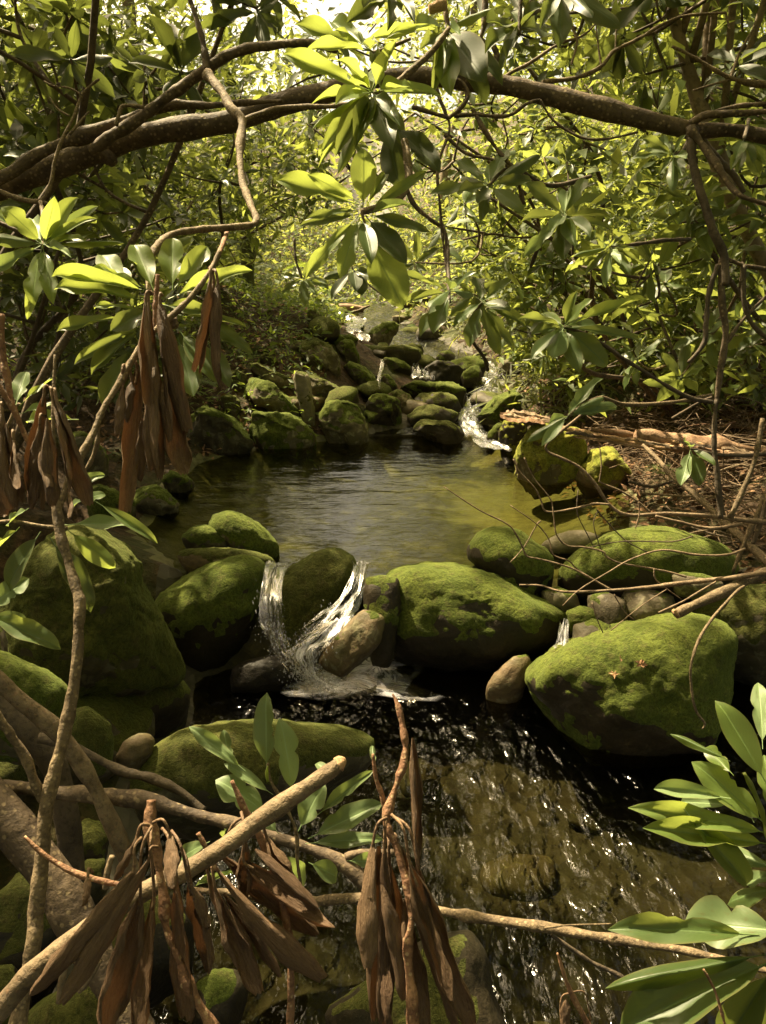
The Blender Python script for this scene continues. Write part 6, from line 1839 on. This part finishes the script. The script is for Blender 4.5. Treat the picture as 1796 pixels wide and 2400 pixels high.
def gzz(x, y):
    return float(ground_z(np.array([x]), np.array([y]))[0])


def corridor(p):
    """keep the view up the stream open"""
    if p.y < 1.9:
        return False
    q = p - CAM
    d = q.dot(FWD)
    px = 898 + q.x / d * FPX
    py = 1200 - q.dot(UP) / d * FPX
    if py > 1010 - max(0, (px - 1250)) * .12 and -50 < px < 1850:
        return False
    if 470 < px < 1010 and py > 640:
        return False
    if px <= 470 and py > 940:
        return False
    if 1010 <= px < 1200 and py > 760 + (px - 1010) * .8:
        return False
    return True


SH = [
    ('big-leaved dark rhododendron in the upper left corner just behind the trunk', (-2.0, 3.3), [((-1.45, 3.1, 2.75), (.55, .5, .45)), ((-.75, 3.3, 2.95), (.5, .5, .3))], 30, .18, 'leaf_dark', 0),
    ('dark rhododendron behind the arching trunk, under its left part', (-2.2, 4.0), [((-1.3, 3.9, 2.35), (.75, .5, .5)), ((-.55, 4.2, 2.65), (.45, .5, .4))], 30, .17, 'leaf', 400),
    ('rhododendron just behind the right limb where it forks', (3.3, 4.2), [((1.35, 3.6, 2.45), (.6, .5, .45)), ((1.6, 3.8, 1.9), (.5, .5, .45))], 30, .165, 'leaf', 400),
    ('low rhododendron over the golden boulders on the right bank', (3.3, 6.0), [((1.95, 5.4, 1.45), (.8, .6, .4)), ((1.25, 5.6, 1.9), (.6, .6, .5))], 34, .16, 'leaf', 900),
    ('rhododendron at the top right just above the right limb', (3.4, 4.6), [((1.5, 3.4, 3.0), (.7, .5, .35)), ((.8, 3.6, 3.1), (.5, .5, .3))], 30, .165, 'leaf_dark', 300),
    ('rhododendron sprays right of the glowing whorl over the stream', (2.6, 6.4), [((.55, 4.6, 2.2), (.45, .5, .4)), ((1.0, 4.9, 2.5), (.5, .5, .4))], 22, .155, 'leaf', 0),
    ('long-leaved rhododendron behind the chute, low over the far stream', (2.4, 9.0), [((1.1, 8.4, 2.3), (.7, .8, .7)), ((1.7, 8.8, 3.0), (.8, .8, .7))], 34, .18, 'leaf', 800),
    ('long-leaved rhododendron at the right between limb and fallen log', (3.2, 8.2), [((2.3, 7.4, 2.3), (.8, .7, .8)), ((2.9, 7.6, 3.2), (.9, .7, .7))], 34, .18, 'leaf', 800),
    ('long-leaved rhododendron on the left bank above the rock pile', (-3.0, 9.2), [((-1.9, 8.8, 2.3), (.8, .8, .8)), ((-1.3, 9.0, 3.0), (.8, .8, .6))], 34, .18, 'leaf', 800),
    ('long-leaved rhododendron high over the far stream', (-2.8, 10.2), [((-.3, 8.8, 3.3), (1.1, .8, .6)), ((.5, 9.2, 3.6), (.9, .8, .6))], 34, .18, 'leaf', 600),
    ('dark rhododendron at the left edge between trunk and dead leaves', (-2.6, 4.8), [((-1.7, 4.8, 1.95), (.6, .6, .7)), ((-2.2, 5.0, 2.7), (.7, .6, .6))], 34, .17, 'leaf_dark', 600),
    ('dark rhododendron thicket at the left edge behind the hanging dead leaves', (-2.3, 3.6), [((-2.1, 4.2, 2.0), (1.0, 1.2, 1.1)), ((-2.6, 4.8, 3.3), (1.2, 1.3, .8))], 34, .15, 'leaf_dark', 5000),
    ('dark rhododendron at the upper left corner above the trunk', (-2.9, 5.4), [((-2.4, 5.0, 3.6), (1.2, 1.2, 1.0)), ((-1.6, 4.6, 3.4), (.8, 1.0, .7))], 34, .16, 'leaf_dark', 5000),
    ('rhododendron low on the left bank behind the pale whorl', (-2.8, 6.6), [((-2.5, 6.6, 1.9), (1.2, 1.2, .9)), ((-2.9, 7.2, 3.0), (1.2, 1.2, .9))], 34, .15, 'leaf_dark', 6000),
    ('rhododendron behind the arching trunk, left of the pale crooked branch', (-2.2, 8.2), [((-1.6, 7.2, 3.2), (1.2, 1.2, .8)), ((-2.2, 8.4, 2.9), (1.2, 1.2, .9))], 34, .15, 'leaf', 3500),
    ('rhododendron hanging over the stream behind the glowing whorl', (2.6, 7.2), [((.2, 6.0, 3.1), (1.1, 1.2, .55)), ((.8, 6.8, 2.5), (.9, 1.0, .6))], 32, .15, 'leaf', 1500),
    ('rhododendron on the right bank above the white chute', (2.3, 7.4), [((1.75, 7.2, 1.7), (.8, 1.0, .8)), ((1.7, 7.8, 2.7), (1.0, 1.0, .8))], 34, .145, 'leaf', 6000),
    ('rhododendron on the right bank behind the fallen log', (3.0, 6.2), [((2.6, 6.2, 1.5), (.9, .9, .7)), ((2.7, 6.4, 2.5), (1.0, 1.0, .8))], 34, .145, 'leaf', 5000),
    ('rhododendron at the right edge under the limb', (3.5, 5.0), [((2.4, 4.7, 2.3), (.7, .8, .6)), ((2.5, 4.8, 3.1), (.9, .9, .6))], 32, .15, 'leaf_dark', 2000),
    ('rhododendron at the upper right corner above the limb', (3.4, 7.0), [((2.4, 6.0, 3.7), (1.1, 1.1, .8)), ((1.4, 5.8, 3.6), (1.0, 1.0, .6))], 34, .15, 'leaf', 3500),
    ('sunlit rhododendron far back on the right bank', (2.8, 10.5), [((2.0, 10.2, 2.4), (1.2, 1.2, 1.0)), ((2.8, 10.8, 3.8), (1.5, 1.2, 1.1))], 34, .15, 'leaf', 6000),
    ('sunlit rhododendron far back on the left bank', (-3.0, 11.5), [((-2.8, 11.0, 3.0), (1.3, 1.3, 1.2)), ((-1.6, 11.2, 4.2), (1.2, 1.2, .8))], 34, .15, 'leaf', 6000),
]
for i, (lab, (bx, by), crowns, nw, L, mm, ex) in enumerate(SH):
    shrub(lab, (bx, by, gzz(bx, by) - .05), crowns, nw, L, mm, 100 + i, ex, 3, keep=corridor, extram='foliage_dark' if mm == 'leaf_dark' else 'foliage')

# ================================================================== TREES (trunk, limbs, crown)
def tree(label, base, top, r0, crowns, nleaf, seed, mat='tree', lean=None, size=.12):
    rs = random.Random(seed)
    base, top = Vector(base), Vector(top)
    t = thing('tree', base, label, 'tree', 'trees behind the thicket')
    m1 = base.lerp(top, .33) + Vector((rs.gauss(0, .08), rs.gauss(0, .08), 0))
    m2 = base.lerp(top, .66) + Vector((rs.gauss(0, .12), rs.gauss(0, .12), 0))
    tube('trunk', [base - Vector((0, 0, .2)), base + (m1 - base) * .12, m1, m2, top], [r0 * 1.5, r0 * 1.12, r0 * .95, r0 * .75, r0 * .35], M[mat], t, 16, 8, .14)
    for c, r in crowns:
        c = Vector(c)
        for k in range(3):
            q = c + Vector((rs.gauss(0, r[0] * .5), rs.gauss(0, r[1] * .5), rs.gauss(0, r[2] * .4)))
            b = m2.lerp(top, rs.uniform(0, .9))
            tube('limb', [b, b.lerp(q, .5) + Vector((0, 0, .3)), q], [r0 * .32, r0 * .2, .015], M[mat], t, 8, 5, .1)
    rg = np.random.default_rng(seed)
    pts = []
    for c, r in crowns:
        m = nleaf // len(crowns)
        v = rg.normal(size=(m * 3, 3)); v /= np.linalg.norm(v, axis=1)[:, None]
        v *= rg.uniform(.05, 1, m * 3)[:, None] ** .45
        q = np.array(c) + v * np.array(r)
        q = q[fbm(q * 1.15, 3, seed) > .02][:m]
        pts.append(q[not_in_beam(q)])
    o = obj('crown', leaf_cloud('crown', np.concatenate(pts), np.array([[0, 0, 1.0]]), size, .5, M['crown'], seed, .6), t)
    o['kind'] = 'stuff'
    return t


def tp(px, py, d):
    p = P(px, py, d)
    return (p.x, p.y, gzz(p.x, p.y))


tree('mossy green tree trunk on the left bank beside the ferns', tp(585, 700, 10.9), (-2.3, 11.4, 7.5), .085, [((-2.6, 11.0, 6.8), (1.9, 2.0, 1.2)), ((-3.8, 9.2, 6.2), (1.8, 1.8, 1.1))], 5200, 1, 'tree_moss')
tree('pale dappled tree trunk standing in the right thicket', tp(1570, 830, 7.6), (2.6, 8.2, 7.0), .12, [((2.6, 9.5, 6.6), (1.8, 2.0, 1.1)), ((.9, 10.2, 7.2), (1.6, 1.8, .9))], 4600, 2)
b_ = P(2480, 980, 3.3)
tree('leaning brown tree trunk in the upper right corner', (b_.x, b_.y, gzz(b_.x, b_.y)), P(1520, -160, 3.0), .052, [((1.1, 3.0, 4.7), (1.0, 1.0, .6)), ((2.0, 3.2, 4.9), (1.0, 1.0, .6))], 1800, 3)
for i, (lab, x, y, h, r, cr) in enumerate((
        ('tall slender tree far behind the left thicket', -4.6, 15.5, 9, .14, [((-4.6, 15.2, 7.6), (2.2, 2.0, 1.9)), ((-6.2, 14.0, 6.0), (2.0, 2.0, 1.8))]),
        ('tall tree far behind the right thicket', 3.6, 16.0, 10, .17, [((3.2, 15.5, 8.0), (2.2, 2.0, 2.0)), ((5.4, 14.8, 6.2), (2.2, 2.0, 2.0))]),
        ('slender tree far back right of the stream', 1.3, 18.5, 9, .11, [((1.6, 18.0, 7.0), (2.0, 1.8, 1.9)), ((.6, 19.5, 9.2), (1.9, 2.0, 1.2))]),
        ('distant tree far back at the left', -7.5, 20.0, 10, .18, [((-7.0, 19.5, 7.2), (2.8, 2.2, 2.4))]),
        ('distant tree at the far right behind everything', 7.5, 20.0, 10, .18, [((7.0, 19.5, 7.0), (2.8, 2.4, 2.6))]))):
    tree(lab, (x, y, gzz(x, y)), (x + .3, y - .2, h), r, cr, 4200, 20 + i, 'tree')

# sunlit wood far behind: one mass
n = 110000
fx = rg.uniform(-13, 13, n); fy = rg.uniform(13.5, 27, n)
fz = gzz(0, 13.5) + rg.uniform(0, 1, n) ** 1.1 * np.interp(fy, [13, 27], [6.5, 13.0])
k = fbm(np.stack([fx * .8, fy * .8, fz * .9], 1), 3, 31)
ok = (k > -.05)
gap = (((fx / fy > -.08) & (fx / fy < -.015) & ((fz - 2.05) / fy > .055)) | ((fx / fy > -.24) & (fx / fy < -.13) & (rg.uniform(0, 1, n) < .6) & ((fz - 2.05) / fy > .15)))
far_clear = (fy < 15) & (np.abs(fx - lin(CX, fy)) < 1.0) & (fz < ground_z(fx, fy) + .9)
ok &= ~(gap & (rg.uniform(0, 1, n) < .85)) & ~far_clear
q = np.stack([fx, fy, fz + ground_z(fx, fy) * .5], 1)[ok]
q = q[not_in_beam(q)]
tag(obj('far_woodland', leaf_cloud('far_woodland', q, np.array([[0, -.3, 1.0]]), .16, .5, M['crown'], 41, .7)), 'sunlit yellow-green woodland far behind the thickets', None, None, 'stuff')
n = 36000
fx = rg.uniform(-7, 7, n); fy = rg.uniform(11.5, 24, n)
fz = ground_z(fx, fy) + rg.uniform(0, 1, n) ** 1.3 * np.interp(fy, [11.5, 14, 16], [.35, .5, 1.7])
ok = (np.abs(fx - lin(CX, fy)) > lin(HW, fy) * 1.1) | (fy > 14.0)
tag(obj('forest_undergrowth', leaf_cloud('forest_undergrowth', np.stack([fx, fy, fz], 1)[ok], np.array([[0, -.2, 1.0]]), .13, .45, M['crown'], 43, .5)), 'low bright undergrowth at the far end of the stream', None, None, 'stuff')

# leaf canopy overhead and the wood round about and behind the viewer
n = 64000
cx0 = rg.uniform(-9, 9, n); cy0 = rg.uniform(-4, 17, n)
cz0 = np.maximum(6.2, 3.0 + cy0 * .31) + rg.uniform(0, 2.2, n)
ok = fbm(np.stack([cx0 * .75, cy0 * .75, cz0 * .6], 1), 3, 61) > -.06
ok &= ~((np.abs(cx0 / np.maximum(cy0, 1) + .03) < .22) & (cy0 > 9.0))
q = np.stack([cx0, cy0, cz0], 1)[ok]
q1 = q[not_in_beam(q)]
n = 16000
a = rg.uniform(math.pi * .93, math.pi * 2.07, n)
rr0 = rg.uniform(3.2, 8.5, n)
q = np.stack([np.cos(a) * rr0 * 1.1, np.sin(a) * rr0 + 1.5, rg.uniform(.2, 7, n)], 1)
q = q[(np.abs(q[:, 0]) > 2.9) | (q[:, 1] < -1.2)]
q = q[fbm(q * .9, 2, 71) > -.1]
q1 = np.concatenate([q1, q[not_in_beam(q)]])
n = 9000
q = np.stack([rg.uniform(-3.6, 3.6, n), rg.uniform(-2.5, 3.4, n), np.zeros(n)], 1)
q[:, 2] = np.maximum(3.3, 2.35 + q[:, 1] * .34) + rg.uniform(0, .9, n)  # low unseen leaf layer added overhead to darken the foreground
q = q[fbm(q * 1.3, 3, 81) > -.08]
q1 = np.concatenate([q1, q[not_in_beam(q)]])
tag(obj('forest_canopy', leaf_cloud('forest_canopy', q1, np.array([[0, 0, 1.0]]), .21, .5, M['crown'], 62, .55)), 'leaf canopy of the surrounding wood, with low leaves added for shade', None, None, 'stuff')

# rest the fallen leaves on the boulder they lie on
bpy.context.view_layer.update()
dg = bpy.context.evaluated_depsgraph_get()
for o in list(C.objects):
    if o.get('_drop'):
        del o['_drop']
        v = (o.location - CAM).normalized()
        hit, loc, nr, _i, ob, _m = sc.ray_cast(dg, CAM + v * 2.2, v)
        if hit:
            o.location = loc + nr * .004
            o.rotation_mode = 'QUATERNION'
            o.rotation_quaternion = nr.to_track_quat('Z', 'Y')
